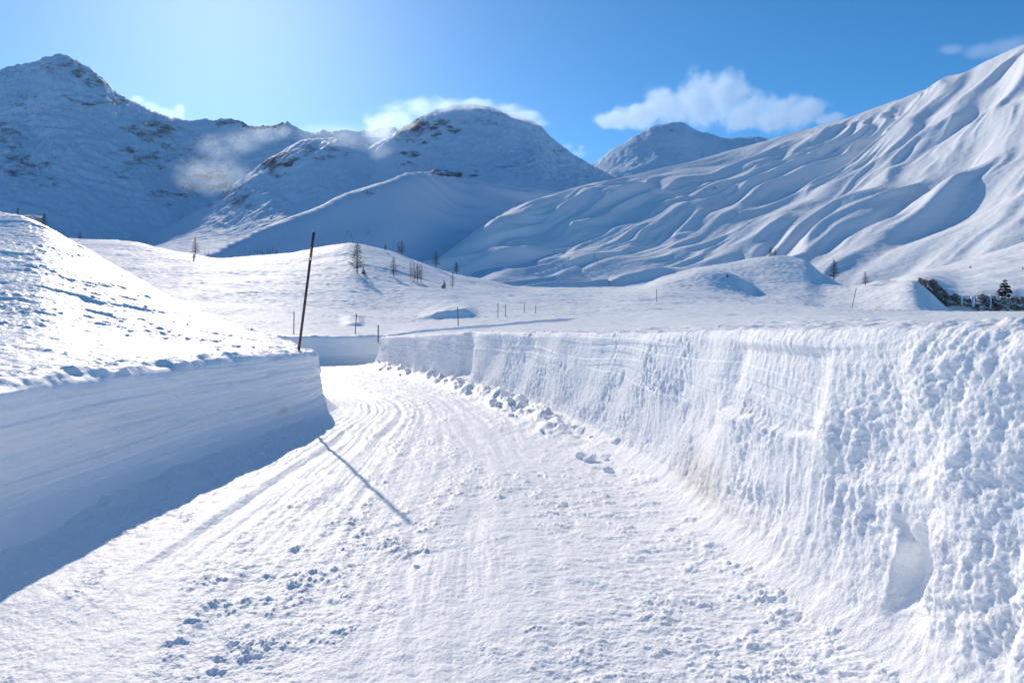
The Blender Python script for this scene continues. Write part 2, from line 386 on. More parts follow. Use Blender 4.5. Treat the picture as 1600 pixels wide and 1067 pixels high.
# ------------------------------------------------------------------ road
def road_z(X, Y):
    dl = -d_left(X, Y); dr = -d_right(X, Y)
    w = np.maximum(dl + dr, 0.5)
    t = np.clip(dl / w, -0.2, 1.2) * 6.8       # metres across
    s = Y + 0.15 * X
    z = 0.02 * fbm(X / 2.2, Y / 3.0, 3, 80) + 0.010 * fbm(X * 1.9, Y * 1.7, 3, 70, 0.6)
    lane = np.exp(-((t - 2.0) / 1.25)**2)
    # wheel and sledge tracks along the road
    wv = 0.25 * perlin(s / 5, t * 0.3, 81)
    z = z + lane * 0.008 * fbm(t * 2.6 + wv, s * 0.07, 3, 82)
    z = z + 0.006 * fbm(t * 8 + wv * 2, s * 0.12, 2, 84) * (0.3 + 1.2 * lane)
    for t0, w0, dp, k in ((2.62, .09, .026, 3), (1.72, .08, .024, 5), (2.1, .05, .012, 7), (4.35, .12, .012, 9), (3.3, .09, .012, 11), (2.9, .06, .010, 13), (3.75, .07, .009, 15), (4.85, .08, .010, 17), (5.25, .06, .007, 19), (1.3, .06, .010, 25), (4.0, .05, .007, 27)):
        u = (t - t0 - (0.10 + 0.012 * k) * perlin(s / 4, 0 * s + k, 85)) / w0
        z = z + 0.75 * dp * (0.4 + 0.6 * sst(-0.3, 0.2, perlin(s / 2.2, 0 * s + k + .5, 79))) * (-np.exp(-u * u) + 0.45 * np.exp(-(np.abs(u) - 1.8)**2))
    # polished streaks lie between patches of broken crumbs
    base = fbm(t * 0.9 + wv, s * 0.30, 3, 86, 0.6) + 0.22 * np.exp(-((t - 3.5) / 1.1)**2) - 0.30 * np.exp(-((t - 2.3) / 0.7)**2) - 0.25 * np.exp(-((t - 4.4) / 0.35)**2)
    patch = sst(-0.12, 0.22, base)
    cl = sst(0.0, 0.4, perlin(X * 2.6, Y * 2.2, 77) + 0.5 * perlin(X * 6, Y * 5, 76))
    cr = fbm(X * 13, Y * 11, 3, 87, 0.7)
    z = z + patch * (0.25 + 0.75 * cl) * 0.016 * np.maximum(cr + 0.05, 0)
    z = z + patch * cl * 0.007
    z = z + 0.0042 * fbm(X * 9, Y * 10, 4, 89, 0.68) * (0.45 + 0.9 * patch)
    # fine scoring of blades and runners along the polished parts
    z = z + (1 - patch) * 0.0040 * fbm(t * 17 + wv * 3, s * 0.5, 3, 78, .6) * sst(-0.2, 0.5, fbm(X * 0.8, Y * 0.5, 2, 72)) + 0.003 * fbm(X * 14, Y * 13, 3, 71, 0.65)
    # broken ridges of snow squeezed up beside the tracks
    rdg = np.exp(-((t - 3.02 - 0.18 * perlin(s / 2.5, 0 * s + 21, 85)) / 0.16)**2) + 0.8 * np.exp(-((t - 1.35 - 0.15 * perlin(s / 3, 0 * s + 23, 85)) / 0.12)**2)
    z = z + rdg * 0.020 * sst(0.0, 0.4, fbm(X * 1.8, Y * 1.6, 3, 75)) * (0.7 + 0.9 * np.maximum(cr, -0.4))
    # lumps pushed off the blade, hollows kicked into the crust
    lump = perlin(X * 3.1, Y * 2.6, 90)
    z = z + 0.022 * np.maximum(lump - 0.32, 0) * (1 + 0.9 * cr) * sst(1.6, 2.6, t)
    rgt = sst(4.5, 5.2, t)
    z = z + rgt * 0.006 * fbm(X * 5, Y * 11, 4, 74, 0.65)
    z = z + 0.03 * sst(5.0, 6.2, t) * np.maximum(0, fbm(X * 3.4, Y * 3.2, 4, 73, 0.62) - 0.15)
    # berm of pushed snow at the foot of the right wall
    bw = sst(9.5, 13, Y) * (1 - sst(27, 31, Y))
    bn = fbm(X * 1.4, Y * 1.2, 3, 92)
    z = z + bw * np.exp(-((dr - 0.35) / 0.42)**2) * np.maximum(0, 0.16 + 0.16 * bn + 0.10 * billow(X * 3, Y * 3, 3, 93))
    z = z + (1 - bw) * 0.10 * np.exp(-(np.maximum(dr, 0) / 0.45)**2)
    # soft skirt at the left wall
    z = z + 0.13 * np.exp(-(np.maximum(dl, 0) / 0.55)**1.7) * (1 + 0.35 * fbm(s / 2.2, t * 0.5, 2, 94))
    return z

py = np.concatenate([np.linspace(1500, 1090, 50)[:-1], np.linspace(1090, 640, 430)[:-1], np.linspace(640, 545, 150)])
Ys = CZ * F / (py - HZ)
P, X, Y = frustum_grid(-500, 1750, 1500, Ys)
Z = road_z(X, Y)
V = np.stack([X, Y, Z], -1)
tag(mesh_grid('road', V, M_ROAD, flip=True), 'packed snow road', kind='structure')
# the stretch of road under and behind the camera
Ys2 = np.linspace(-14, Ys[0] + 0.02, 60); Xs2 = np.linspace(-5.5, 3.5, 60)
Xb, Yb = np.meshgrid(Xs2, Ys2, indexing='ij')
Zb = 0.02 * fbm(Xb / 2.2, Yb / 3.0, 3, 80) - 0.02
tag(mesh_grid('road_behind_camera', np.stack([Xb, Yb, Zb], -1), M_ROAD), 'packed snow road', kind='structure').name = 'road'

# ------------------------------------------------------------------ land sheets
def drop(d, a, b, z, low=-0.9): return low + (z - low) * sst(a, b, d)

Ys = np.concatenate([np.geomspace(1.7, 30, 330)[:-1], np.geomspace(30, 200, 620)[:-1], np.geomspace(200, 480, 40)])
P, X, Y = frustum_grid(-600, 2500, 1500, Ys)
Z = mid_z(X, Y)
d = np.maximum(d_right(X, Y), d_far(X, Y))
dl = d_left(X, Y)
Z = drop(d, 0.22, 0.5, Z)
Z = np.where(dl > -0.6, np.minimum(Z, hill_z(X, Y, False) - 0.5), Z)
tag(mesh_grid('snowfield', np.stack([X, Y, Z], -1), M_FIELD, flip=True), 'rolling open snowfield beyond the road', kind='structure')
xs = np.linspace(3.2, 60, 90); ys = np.linspace(-14, 1.75, 40)
Xb, Yb = np.meshgrid(xs, ys, indexing='ij')
Zb = 1.93 + 0.06 * fbm(Xb / 2, Yb / 2, 3, 99) + 0.02 * (Xb - 3)
tag(mesh_grid('bank_behind', np.stack([Xb, Yb, Zb], -1), M_FIELD), 'open snowfield', kind='structure').name = 'snowfield'

Ys = np.concatenate([np.geomspace(2.15, 6, 90)[:-1], np.geomspace(6, 28, 560)[:-1], np.geomspace(28, 68, 60)])
P, X, Y = frustum_grid(-1400, 560, 1100, Ys)
Z = drop(d_left(X, Y), 0.2, 0.45, hill_z(X, Y))
tag(mesh_grid('hillside', np.stack([X, Y, Z], -1), M_HILL, flip=True), 'steep wind-crusted slope above the left wall', kind='structure')

# ------------------------------------------------------------------ snow walls
def wall(name, curve, side, Hfn, topfn, dispfn, step, prof, nrow, back, mat, stainfn=None, label=None, cat='snow bank'):
    c = np.asarray(curve)
    seg = np.hypot(*np.diff(c, axis=0).T); s = np.concatenate([[0], np.cumsum(seg)])
    sq = [0.0]
    while sq[-1] < s[-1]:
        yy = np.interp(sq[-1], s, c[:, 1]); xx = np.interp(sq[-1], s, c[:, 0])
        sq.append(sq[-1] + step(xx, yy))
    sq = np.array(sq[:-1])
    x = np.interp(sq, s, c[:, 0]); y = np.interp(sq, s, c[:, 1])
    tx = np.gradient(x, sq); ty = np.gradient(y, sq)
    k = 9 if len(sq) > 60 else 1
    ker = np.ones(k) / k
    pad = lambda a: np.convolve(np.pad(a, k // 2, mode='edge'), ker, 'valid')
    tx, ty = pad(tx), pad(ty)
    ln = np.hypot(tx, ty); tx /= ln; ty /= ln
    nx, ny = (-ty, tx) if side > 0 else (ty, -tx)
    p = np.linspace(0, 1, nrow)
    P0 = np.array(prof)
    off = np.interp(p, P0[:, 0], P0[:, 1]); zf = np.interp(p, P0[:, 0], P0[:, 2])
    # round off the corners of the profile
    kk = max(3, nrow // 22) | 1
    kr = np.hanning(kk + 2)[1:-1]; kr /= kr.sum()
    off = np.convolve(np.pad(off, kk // 2, mode='edge'), kr, 'valid'); zf = np.convolve(np.pad(zf, kk // 2, mode='edge'), kr, 'valid')
    ptop = P0[-2, 0]
    Sg, Pg = np.meshgrid(sq, p, indexing='ij')
    H = Hfn(x, y)[:, None]
    OFF = np.where(Pg > ptop, off[None], off[None])
    Xv = x[:, None] + nx[:, None] * OFF; Yv = y[:, None] + ny[:, None] * OFF
    Zw = zf[None] * H
    tb = sst(ptop, 1.0, Pg)
    Zt = topfn(Xv, Yv)
    edge = sst(0.93, 1.0, Pg)
    Z = Zw * (1 - tb) + Zt * tb - 0.10 * edge
    dn, dz = dispfn(Sg, Zw, Pg, Xv, Yv, H)
    Xv = Xv + nx[:, None] * dn; Yv = Yv + ny[:, None] * dn; Z = Z + dz
    at = {'stain': stainfn(Sg, Z, Xv, Yv) if stainfn else np.zeros_like(Z)}
    o = mesh_grid(name, np.stack([Xv, Yv, Z], -1), mat, at, flip=(side > 0))
    tag(o, label, cat)
    return o

def H_right(x, y): return np.interp(y, [-12, 4, 7, 10, 17, 21, 25, 30, 40], [1.97, 1.95, 1.90, 1.80, 1.68, 1.62, 1.42, 1.25, 1.2])
def top_right(X, Y): return np.maximum(mid_z(X, Y), H_right(X, Y) - 0.05)

def disp_right(s, z, p, X, Y, H):
    h = z / H
    face = sst(0.12, 0.26, p) * (1 - sst(0.74, 0.9, p))
    q = s
    clump = np.clip((1 - sst(4.3, 5.2, Y + 0.7 * perlin(q / 1.2, z / 0.8, 120) + 0.6 * (1 - h))) + 0.75 * (1 - sst(7.5, 10, Y)) * sst(0.35, 0.55, h + 0.15 * perlin(q, z, 121)) * sst(-0.1, 0.3, perlin(q * 0.55, z * 0.8, 122)), 0, 1)
    # vertical chatter of the snow blower
    gr = 0.008 * fbm(q * 5.5, z * 0.35, 3, 123) + 0.008 * perlin(q * 15, z * 0.6, 124) + 0.006 * perlin(q * 32, z * 1.0, 125)
    gr = 0.8 * gr * (0.25 + 0.9 * sst(-0.3, 0.4, perlin(q * 0.5, z * 0.8, 126))) * (1 - 0.55 * sst(0.55, 0.75, h + 0.1 * perlin(q * .8, 0 * q, 143)))
    band = np.exp(-((h - 0.60 - 0.10 * perlin(q * 0.35, 0 * q, 144)) / 0.13)**2) * sst(-0.25, 0.2, perlin(q * 0.4, 0 * q + 5, 145))
    # chipped pockets
    pit = perlin(q * 3.2, z * 2.0, 127) + 0.45 * perlin(q * 7, z * 4.5, 128)
    pm = sst(-0.1, 0.3, fbm(q * 0.45, z * 1.1, 2, 129) + 0.25 * (h - 0.55))
    pits = -0.075 * np.maximum(pit - 0.25, 0) * np.clip(0.25 * pm + band, 0, 1.1)
    lv = sst(-0.35, 0.45, fbm(q * 1.3, z * 1.5, 2, 167))
    lumps = (0.006 + 0.014 * lv) * billow(q * 4.6 + 0.5 * perlin(q * 2, z * 2, 140), z * 5.2 + 0.5 * perlin(q * 2 + 9, z * 2, 168), 4, 130, 0.68) + 0.010 * fbm(q * 9, z * 9, 4, 133, 0.7) + 0.075 * fbm(q * 1.1, z * 1.0, 3, 141, 0.5) - 0.04
    rough = 0.010 * fbm(q * 9, z * 6, 5, 131, 0.62) * (0.5 + 1.2 * sst(-0.1, 0.5, fbm(q * 0.8, z * 1.1, 2, 142)))
    big = 0.07 * fbm(q * 0.55, z * 0.6, 2, 132)
    # scoop left by a shovel near the camera, and an overhung shelf higher up
    yy = Y
    sc = sst(-0.02, 0.06, 0.17 - np.abs(yy - 3.92 + 0.12 * perlin(z * 4, 0 * z, 134))) * sst(0.16, 0.24, z) * (1 - sst(0.55, 0.95, z + 0.5 * (yy - 3.9)))
    sh = sst(4.9, 5.2, yy) * (1 - sst(6.7, 7.0, yy)) * sst(1.08, 1.14, z + 0.05 * perlin(q * 3, z, 135)) * (1 - sst(1.7, 1.8, z))
    jog = 0.17 * (1 - sst(21.25, 21.32, Y)) * sst(19.6, 21.0, Y)
    dn = face * ((1 - clump) * (gr + pits + 0.5 * rough + 0.010 * sst(0.0, 0.12, perlin(q * 0.18, z * 6.5 + 0.5 * perlin(q * 0.5, z, 149), 166)) * sst(0.45, 0.6, h)) + clump * lumps + rough * 0.7 + big - 0.16 * sc - 0.05 * sh) + sst(0.0, 0.08, p) * (1 - sst(0.2, 0.3, p)) * (0.03 * fbm(q * 1.6, 0 * q, 3, 146) + 0.010 * fbm(q * 9, z * 9, 3, 147, .65)) - face * jog
    top = sst(0.72, 0.84, p) * (1 - sst(0.93, 1, p))
    dz = top * (0.03 * fbm(X * 2.2, Y * 2.2, 4, 136, .6) + clump * 0.035 * billow(X * 3.6, Y * 3.6, 4, 137, .6) + 0.04 * np.maximum(0, perlin(X * 4, Y * 4, 138) - 0.2))
    dn = dn + top * 0.05 * fbm(q * 2.2, z * 0, 3, 139)
    return dn, dz

def stain_right(s, z, X, Y):
    m = np.exp(-((Y - 7.3) / 0.9)**2) * (1 - sst(0.35, 0.75, z)) * sst(0.10, 0.24, z) * 0.85
    m += 0.7 * np.exp(-((Y - 5.4) / 0.8)**2) * (1 - sst(0.2, 0.5, z)) * sst(0.1, 0.24, z) * 0.5
    m += 0.5 * np.exp(-((Y - 6.4) / 0.35)**2 - ((z - 1.15) / 0.06)**2)
    return np.clip(m, 0, 1)

PR = [(0, 0.55, -0.03), (0.07, 0.28, 0.035), (0.13, 0.10, 0.11), (0.2, 0.05, 0.2), (0.45, -0.04, 0.55), (0.72, -0.15, 0.95), (0.77, -0.20, 1.0), (0.82, -0.32, 1.01), (1.0, -1.1, 1.0)]
wall('snow_bank', RIGHT, +1, H_right, top_right, disp_right, lambda x, y: 0.0028 * min(max(abs(y), 2.6), 32) if y > 2.2 and y < 31 and x < 2.4 else 0.05,
     PR, 420, 1.1, M_WALL, stain_right, 'long ploughed snow wall with chipped sunlit face along the right of the road')

def H_left(x, y): return np.interp(y, [-12, 6, 12, 15, 18, 22, 30], [1.47, 1.46, 1.42, 1.33, 1.2, 1.1, 1.1])
def top_left(X, Y): return hill_z(X, Y)
def disp_left(s, z, p, X, Y, H):
    face = sst(0.08, 0.22, p) * (1 - sst(0.72, 0.86, p)); h = z / H
    lay = 0.012 * sst(-0.1, 0.15, perlin(s * 0.12, z * 7 + 0.6 * perlin(s * 0.35, z, 159), 148)) + 0.008 * fbm(s * 0.3, z * 9 + 0.5 * perlin(s * 0.4, z, 150), 3, 151) + 0.05 * fbm(s * 0.5, z * 0.9, 2, 152)
    step = 0.06 * sst(0.0, 0.08, z - 0.78 - 0.16 * fbm(s * 0.55, 0 * z, 3, 153)) * sst(-0.1, 0.25, perlin(s * 0.45, 0 * z + 2, 154))
    rough = 0.006 * fbm(s * 4, z * 6, 4, 155, .6) + 0.012 * np.maximum(0, fbm(s * 1.6, z * 4, 3, 157) - 0.2)
    lip = np.exp(-((p - 0.77) / 0.07)**2) * (0.10 * fbm(s * 0.9, z * 0.5, 4, 156, 0.6) - 0.03) + 0.13 * perlin(s * 0.22, 0 * z + 3, 164) * sst(0, .15, p) * (1 - sst(.9, 1, p))
    dn = face * (lay + step + rough) + lip
    top = sst(0.72, 0.84, p) * (1 - sst(0.93, 1, p))
    return dn, top * 0.05 * fbm(X * 2.2, Y * 2.2, 4, 158, 0.6) - np.exp(-((p - 0.78) / 0.05)**2) * 0.10 * np.maximum(0, fbm(s * 1.3, 0 * z, 3, 165))
def stain_left(s, z, X, Y):
    return np.clip(0.9 * np.exp(-((Y - 12.6) / 0.25)**2 - ((z - 0.33) / 0.07)**2) + 0.35 * np.exp(-((Y - 8.3) / 0.9)**2 - ((z - 0.86) / 0.03)**2), 0, 1)
PL = [(0, 0.5, -0.03), (0.09, 0.30, 0.06), (0.17, 0.12, 0.15), (0.25, 0.03, 0.26), (0.5, -0.04, 0.62), (0.70, -0.07, 0.92), (0.76, -0.13, 0.985), (0.82, -0.26, 1.02), (1.0, -0.9, 1.0)]
wall('snow_bank', LEFT, -1, H_left, top_left, disp_left, lambda x, y: 0.004 * max(y, 5) if y > 4 and x > -7 else 0.08,
     PL, 260, 0.9, M_LEFT, stain_left, 'smooth shaded snow wall along the left of the road below the steep slope')

def H_far(x, y): return np.interp(x, [-24, -9, -6, 4], [1.3, 1.25, 1.22, 1.2])
def top_far(X, Y): return np.maximum(mid_z(X, Y), 0.9)
def disp_far(s, z, p, X, Y, H):
    face = sst(0.1, 0.3, p) * (1 - sst(0.72, 0.86, p))
    return face * (0.05 * fbm(s * 0.6, z, 3, 160) + 0.012 * fbm(s * 3, z * 3, 3, 161)), sst(.72, .84, p) * (1 - sst(.93, 1, p)) * 0.04 * fbm(X * 1.5, Y * 1.5, 3, 162)
wall('snow_bank', FARW, -1, H_far, top_far, disp_far, lambda x, y: 0.05, PL, 120, 0.9, M_LEFT, None,
     'low shaded snow wall at the far bend of the road')

# ------------------------------------------------------------------ mountains
def rockfield(P, ROW, spots):
    """where rock shows through: ragged patches, in bands that follow the strata"""
    r = np.zeros_like(P)
    wx = 26 * fbm(P / 40, ROW / 16, 4, 500, 0.6); wy = 13 * fbm(P / 40, ROW / 16, 4, 505, 0.6)
    for x, y, rx, ry, a in spots:
        r = np.maximum(r, a * np.exp(-((P + wx - x) / (rx * 1.25))**2 - ((ROW + wy - y) / (ry * 1.25))**2))
    return r + 0.07 * fbm(P / 30, ROW / 9, 4, 510, 0.6) * (r > 0.02)

def mountain(cols, xr, nx, yr, ny, noise, mat, spots, label, name='mountain', base=0.0):
    T = Table(cols, yr)
    Ys = np.linspace(yr[0], yr[1], ny)
    P, X, Y = frustum_grid(xr[0], xr[1], nx, Ys)
    Z = T.z(X, Y)
    Z = Z + noise(X, Y, P, Z)
    ROW = HZ - (Z - CZ) / Y * F
    rk = rockfield(P, ROW, spots) + base
    o = mesh_grid(name, np.stack([X, Y, Z], -1), mat, {'rock': rk}, flip=True)
    tag(o, label, kind='structure')
    def zf(x, y):
        z = T.z(x, y); return z + noise(x, y, 800 + F * x / y, z)
    return zf

def dense(xs, *rows, step=12):
    xq = np.arange(xs[0], xs[-1] + 1, step, dtype=float)
    return [xq] + [pchip(xs, np.asarray(r, float), xq) for r in rows]

def crest_cols(xs, crest, yc, foot, yf, back=0.25, mids=None):
    """columns from a crest line and a foot line"""
    out = []
    xs, crest, yc, foot, yf = dense(xs, crest, yc, foot, yf)
    for k, x in enumerate(xs):
        c, Yc, f, Yf = crest[k], yc[k], foot[k], yf[k]
        pts = [(Yf * 0.8, f + 30), (Yf, f)]
        zc = Z_of(c, Yc); zf = Z_of(f, Yf)
        for t, b in (mids or [(0.3, 0.25), (0.6, 0.56), (0.85, 0.86)]):
            Ym = Yf + (Yc - Yf) * t; zm = zf + (zc - zf) * b
            pts.append((Ym, HZ - (zm - CZ) / Ym * F))
        pts.append((Yc, c))
        Yb = Yc * (1 + back); pts.append((Yb, HZ - (zc * 0.55 - CZ) / Yb * F))
        out.append((x, pts))
    return out

# the big massif at the left
xs = [-500,-250,-100,0,40,90,125,150,185,215,260,300,350,400,440,470,500,540,580,620,680,760]
cr = [170,120,125,110,101,87,96,110,140,162,184,192,190,190,192,203,203,203,203,203,210,240]
yc = [3300,3400,3450,3500,3500,3500,3480,3450,3420,3400,3450,3500,3500,3450,3400,3350,3300,3300,3300,3300,3300,3300]
ft = [400,395,392,390,390,388,388,388,388,388,386,384,382,378,374,370,365,360,355,350,345,345]
yf = [1500,1600,1650,1700,1750,1850,1900,1950,2000,2050,2150,2250,2300,2300,2300,2250,2250,2250,2250,2250,2250,2250]
def n_left(X, Y, P, Z):
    k = sst(250, 700, Z)
    wx = 120 * fbm(X / 500, Y / 500, 2, 200); wy = 120 * fbm(X / 500, Y / 500, 2, 201)
    a = 38 * (ridged((X + wx) / 420, (Y + wy) / 620, 3, 202, 0.42) - 1.3)
    b = 12 * ridged((X + wx) / 80, Y / 110, 5, 203, 0.6)
    c = 4 * fbm(X / 22, Y / 26, 4, 204, 0.6)
    return (0.35 + 0.65 * k) * (a * 0.8 + b + c) - 10
spots_l = [(105,105,45,22,0.44),(150,125,35,16,0.44),(150,160,60,12,0.46),(40,160,60,22,0.34),(10,215,40,30,0.42),(40,260,50,30,0.43),(85,290,30,20,0.36),
           (240,200,50,25,0.45),(230,245,55,18,0.47),(380,190,60,10,0.5),(440,192,40,9,0.5),(300,240,80,30,0.36),(330,280,60,30,0.42),(270,305,80,16,0.40),(200,270,60,30,0.33),(520,215,40,15,0.38)]
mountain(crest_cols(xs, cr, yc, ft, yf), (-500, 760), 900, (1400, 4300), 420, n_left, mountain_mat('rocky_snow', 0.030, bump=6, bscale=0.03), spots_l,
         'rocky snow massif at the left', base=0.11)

# buttress right of the massif (dark crag at 430,255)
xs = [230,300,350,400,440,480,520,560,600,660]
cr = [370,335,300,262,236,216,214,225,245,290]
yc = [2300,2400,2500,2550,2600,2600,2600,2600,2600,2600]
ft = [390,385,380,375,370,365,355,345,340,345]
yf = [1900,1850,1850,1800,1800,1800,1800,1850,1900,2000]
def n_but(X, Y, P, Z):
    return 10 * (ridged(X / 190, Y / 300, 4, 210) - 1.2) * sst(120, 420, Z) + 3 * sst(150, 400, Z) * fbm(X / 25, Y / 35, 4, 211)
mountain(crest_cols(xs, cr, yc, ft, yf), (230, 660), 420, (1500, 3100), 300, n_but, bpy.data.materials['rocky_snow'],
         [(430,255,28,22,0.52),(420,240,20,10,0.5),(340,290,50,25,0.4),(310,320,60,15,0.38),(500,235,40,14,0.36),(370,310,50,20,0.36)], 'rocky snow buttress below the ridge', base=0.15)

# domed peak in the middle
xs = [520,570,600,625,650,680,720,760,800,840,870,900,930,980,1040]
cr = [260,236,215,200,186,172,163,166,178,196,220,245,262,285,310]
yc = [2500,2560,2600,2650,2680,2700,2700,2700,2700,2680,2650,2620,2600,2550,2500]
ft = [325,305,295,287,280,276,274,272,272,272,272,275,280,295,318]
yf = [2150,2150,2130,2120,2100,2080,2080,2080,2080,2100,2180,2280,2380,2400,2400]
cols = []
for (x, pts), f in zip(crest_cols(xs, cr, yc, ft, yf), dense(xs, ft)[1]):
    cols.append((x, [(1100, 450), (1450, 385), (1650, 350), (1900, 0.35 * 350 + 0.65 * f + 8)] + pts[1:]))
def n_dome(X, Y, P, Z):
    k = sst(300, 600, Z)
    return (0.3 + 0.7 * k) * (14 * (ridged(X / 260, Y / 420, 3, 220, 0.4) - 1.2) + 4.5 * ridged(X / 60, Y / 90, 3, 221) + 2.5 * fbm(X / 16, Y / 20, 3, 222)) - 4
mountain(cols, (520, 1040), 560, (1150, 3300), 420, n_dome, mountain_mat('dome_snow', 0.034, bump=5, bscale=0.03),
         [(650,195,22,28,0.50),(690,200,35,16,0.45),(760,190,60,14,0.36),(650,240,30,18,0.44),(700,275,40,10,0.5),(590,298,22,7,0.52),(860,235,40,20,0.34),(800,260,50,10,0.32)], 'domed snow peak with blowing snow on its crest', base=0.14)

# small far peak
xs = [820,880,925,960,1000,1030,1060,1100,1130,1180,1230,1300]
cr = [290,270,252,232,208,194,191,208,211,214,222,235]
yc = [4300,4350,4400,4420,4450,4480,4500,4550,4600,4650,4700,4700]
ft = [300,298,295,292,290,288,286,286,286,286,286,286]
yf = [3600,3600,3600,3600,3600,3600,3650,3700,3700,3700,3700,3700]
def n_far(X, Y, P, Z):
    return 22 * (ridged(X / 320, Y / 560, 3, 230, .4) - 1.2) + 3 * fbm(X / 40, Y / 50, 3, 231)
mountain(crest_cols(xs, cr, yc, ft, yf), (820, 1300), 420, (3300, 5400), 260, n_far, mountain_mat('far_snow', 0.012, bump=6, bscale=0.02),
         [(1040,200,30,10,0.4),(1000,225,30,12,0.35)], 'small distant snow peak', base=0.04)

# foothill with a sunlit crest, running back into a shelf
def foothill_cols():
    def go(Y, r0, r1, g): return Y * (g - (HZ - r0) / F) / (g - (HZ - r1) / F)
    out = []
    key = np.array(((180,425,760,420),(260,418,800,408),(330,411,850,393),(370,411,880,376),(400,411,900,361),(450,413,930,341),(500,415,960,322),(530,417,980,307),(560,420,1000,295),(600,424,1010,284),(640,424,1050,271),(700,400,1165,279),(760,364,1290,289),(820,342,1420,297),(880,330,1520,302),(950,322,1600,308)), float)
    for x, f, Yf, c in zip(*dense(key[:, 0], key[:, 1], key[:, 2], key[:, 3])):
        c = min(c, f - 6); Yc = go(Yf, f, c + 4, 0.68 + 0.2 * float(sst(420, 600, x)) - 0.24 * float(sst(640, 740, x))); Y2 = go(Yc, c + 4, c, 0.36)
        zb = Z_of(c, Y2)
        out.append((x, [(560, 445 + 60 * (x > 650)), (Yf * .93, f + 14), (Yf, f), (Yf * .5 + Yc * .5, HZ - ((Z_of(f, Yf) + Z_of(c + 4, Yc)) / 2 - CZ) / (Yf * .5 + Yc * .5) * F), (Yc, c + 4), (Y2, c), (Y2 * 1.03, HZ - (zb - CZ) / (Y2 * 1.03) * F), (Y2 * 1.25, c + 35), (2400, c + 60)]))
    return out
def n_foot(X, Y, P, Z):
    u = 0.62 * X - 0.78 * Y; v = 0.78 * X + 0.62 * Y
    p = perlin(u / 62 + 0.5 * perlin(u / 120, v / 160, 244), v / 330, 243)
    return 3.0 * fbm(X / 120, Y / 160, 3, 240) + 0.7 * fbm(X / 34, Y / 60, 3, 241) + sst(610, 720, P) * 11 * (0.6 - 2 * np.sqrt(p * p + 0.004))
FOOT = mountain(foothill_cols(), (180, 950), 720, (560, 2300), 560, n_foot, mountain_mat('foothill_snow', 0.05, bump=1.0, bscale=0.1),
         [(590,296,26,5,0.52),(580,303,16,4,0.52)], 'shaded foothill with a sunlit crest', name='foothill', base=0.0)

# long ribbed mountainside at the right
xs = [600,650,690,725,760,800,850,900,960,1040,1100,1170,1250,1330,1400,1500,1600,1750,1950,2300]
cr = [442,420,402,378,354,332,313,299,283,262,247,228,207,184,160,118,75,10,-60,-120]
yc = [960,1000,1050,1120,1190,1280,1380,1420,1480,1560,1620,1690,1720,1700,1620,1450,1280,1120,1000,900]
ft = [455,450,448,448,448,448,449,449,449,450,450,450,450,450,448,446,446,450,455,460]
yf = [900,900,900,900,900,890,880,850,820,780,750,700,650,600,560,520,480,430,380,330]
cols = crest_cols(xs, cr, yc, ft, yf, 0.2, [(0.12, 0.075), (0.35, 0.28), (0.65, 0.60), (0.88, 0.875)])
def n_rib(X, Y, P, Z):
    u = 0.55 * X - 0.835 * Y; v = 0.835 * X + 0.55 * Y
    k = sst(6, 45, Z)
    frac = Z / np.interp(P, xs_r, zc_r)
    top = 1 - 0.72 * sst(0.80, 1.0, frac)
    uw = u + 45 * fbm(u / 380, v / 420, 2, 250) + 0.08 * v + 10 * perlin(u / 90, v / 160, 251)
    def rib(x, y, seed):
        p = perlin(x, y, seed)
        return 1 - 2.0 * np.sqrt(p * p + 0.004)
    am = np.clip(0.75 + 0.7 * fbm(u / 420, v / 380, 2, 259), 0.35, 1.5) * (1 + 0.35 * sst(500, 1000, X))
    big = 19 * rib(uw / 185, v / 800, 252)
    med = 12 * rib(uw / 66 + 0.35 * perlin(u / 70, v / 120, 255), v / 360, 254)
    sm = 6.0 * rib(uw / 28 + 0.4 * perlin(u / 40, v / 70, 261), v / 190, 256) * sst(-0.2, 0.3, perlin(u / 160, v / 200, 262)) + 1.1 * perlin(uw / 13, v / 90, 257)
    cross = 9 * fbm(u / 300, v / 170, 2, 258)
    return (0.12 + 0.88 * k) * top * (am * (big + med + sm) + cross) + 0.25 * fbm(X / 9, Y / 9, 2, 260)
xs_r = xs; zc_r = [Z_of(c, y) for c, y in zip(cr, yc)]
RIBS = mountain(cols, (600, 2300), 1100, (320, 3100), 900, n_rib, mountain_mat('ribbed_snow', 0.05, bump=1.2, bscale=0.12, snow=(0.84, 0.86, 0.885)),  # sunlit slope: paler snow, without the painted blue shade
         [(1118,299,10,6,0.52),(1105,302,8,5,0.5),(1240,285,14,4,0.45),(1180,315,14,6,0.4),(1590,100,20,20,0.3)], 'long mountainside of wind-carved snow ribs at the right', base=0.0)

# nearer snowy knoll behind the rocks at the right edge
xs = [1330,1380,1440,1500,1550,1600,1700,1900,2300]
cr = [452,440,425,410,395,380,352,320,300]
yc = [230,240,250,260,265,270,280,280,270]
cols = []
for x, c, Yc in zip(xs, cr, yc):
    e = np.interp(x, [1330, 1420, 1440, 1480, 1600, 2300], [470, 448, 440, 463, 466, 466])
    cols.append((x, [(110, 540), (136, 520), (146, e + 22), (150, e), (175, e - 0.35 * (e - c)), (205, e - 0.62 * (e - c)), (Yc, c), (Yc * 1.3, c + 18), (420, 480)]))
def n_knoll(X, Y, P, Z):
    return 0.5 * fbm(X / 14, Y / 14, 3, 270) + 0.08 * fbm(X / 2, Y / 2, 3, 271)
KNOLL = mountain(cols, (1330, 2300), 500, (105, 420), 340, n_knoll, M_FIELD, [], 'snowy knoll above the dark rocks at the right edge', name='knoll')

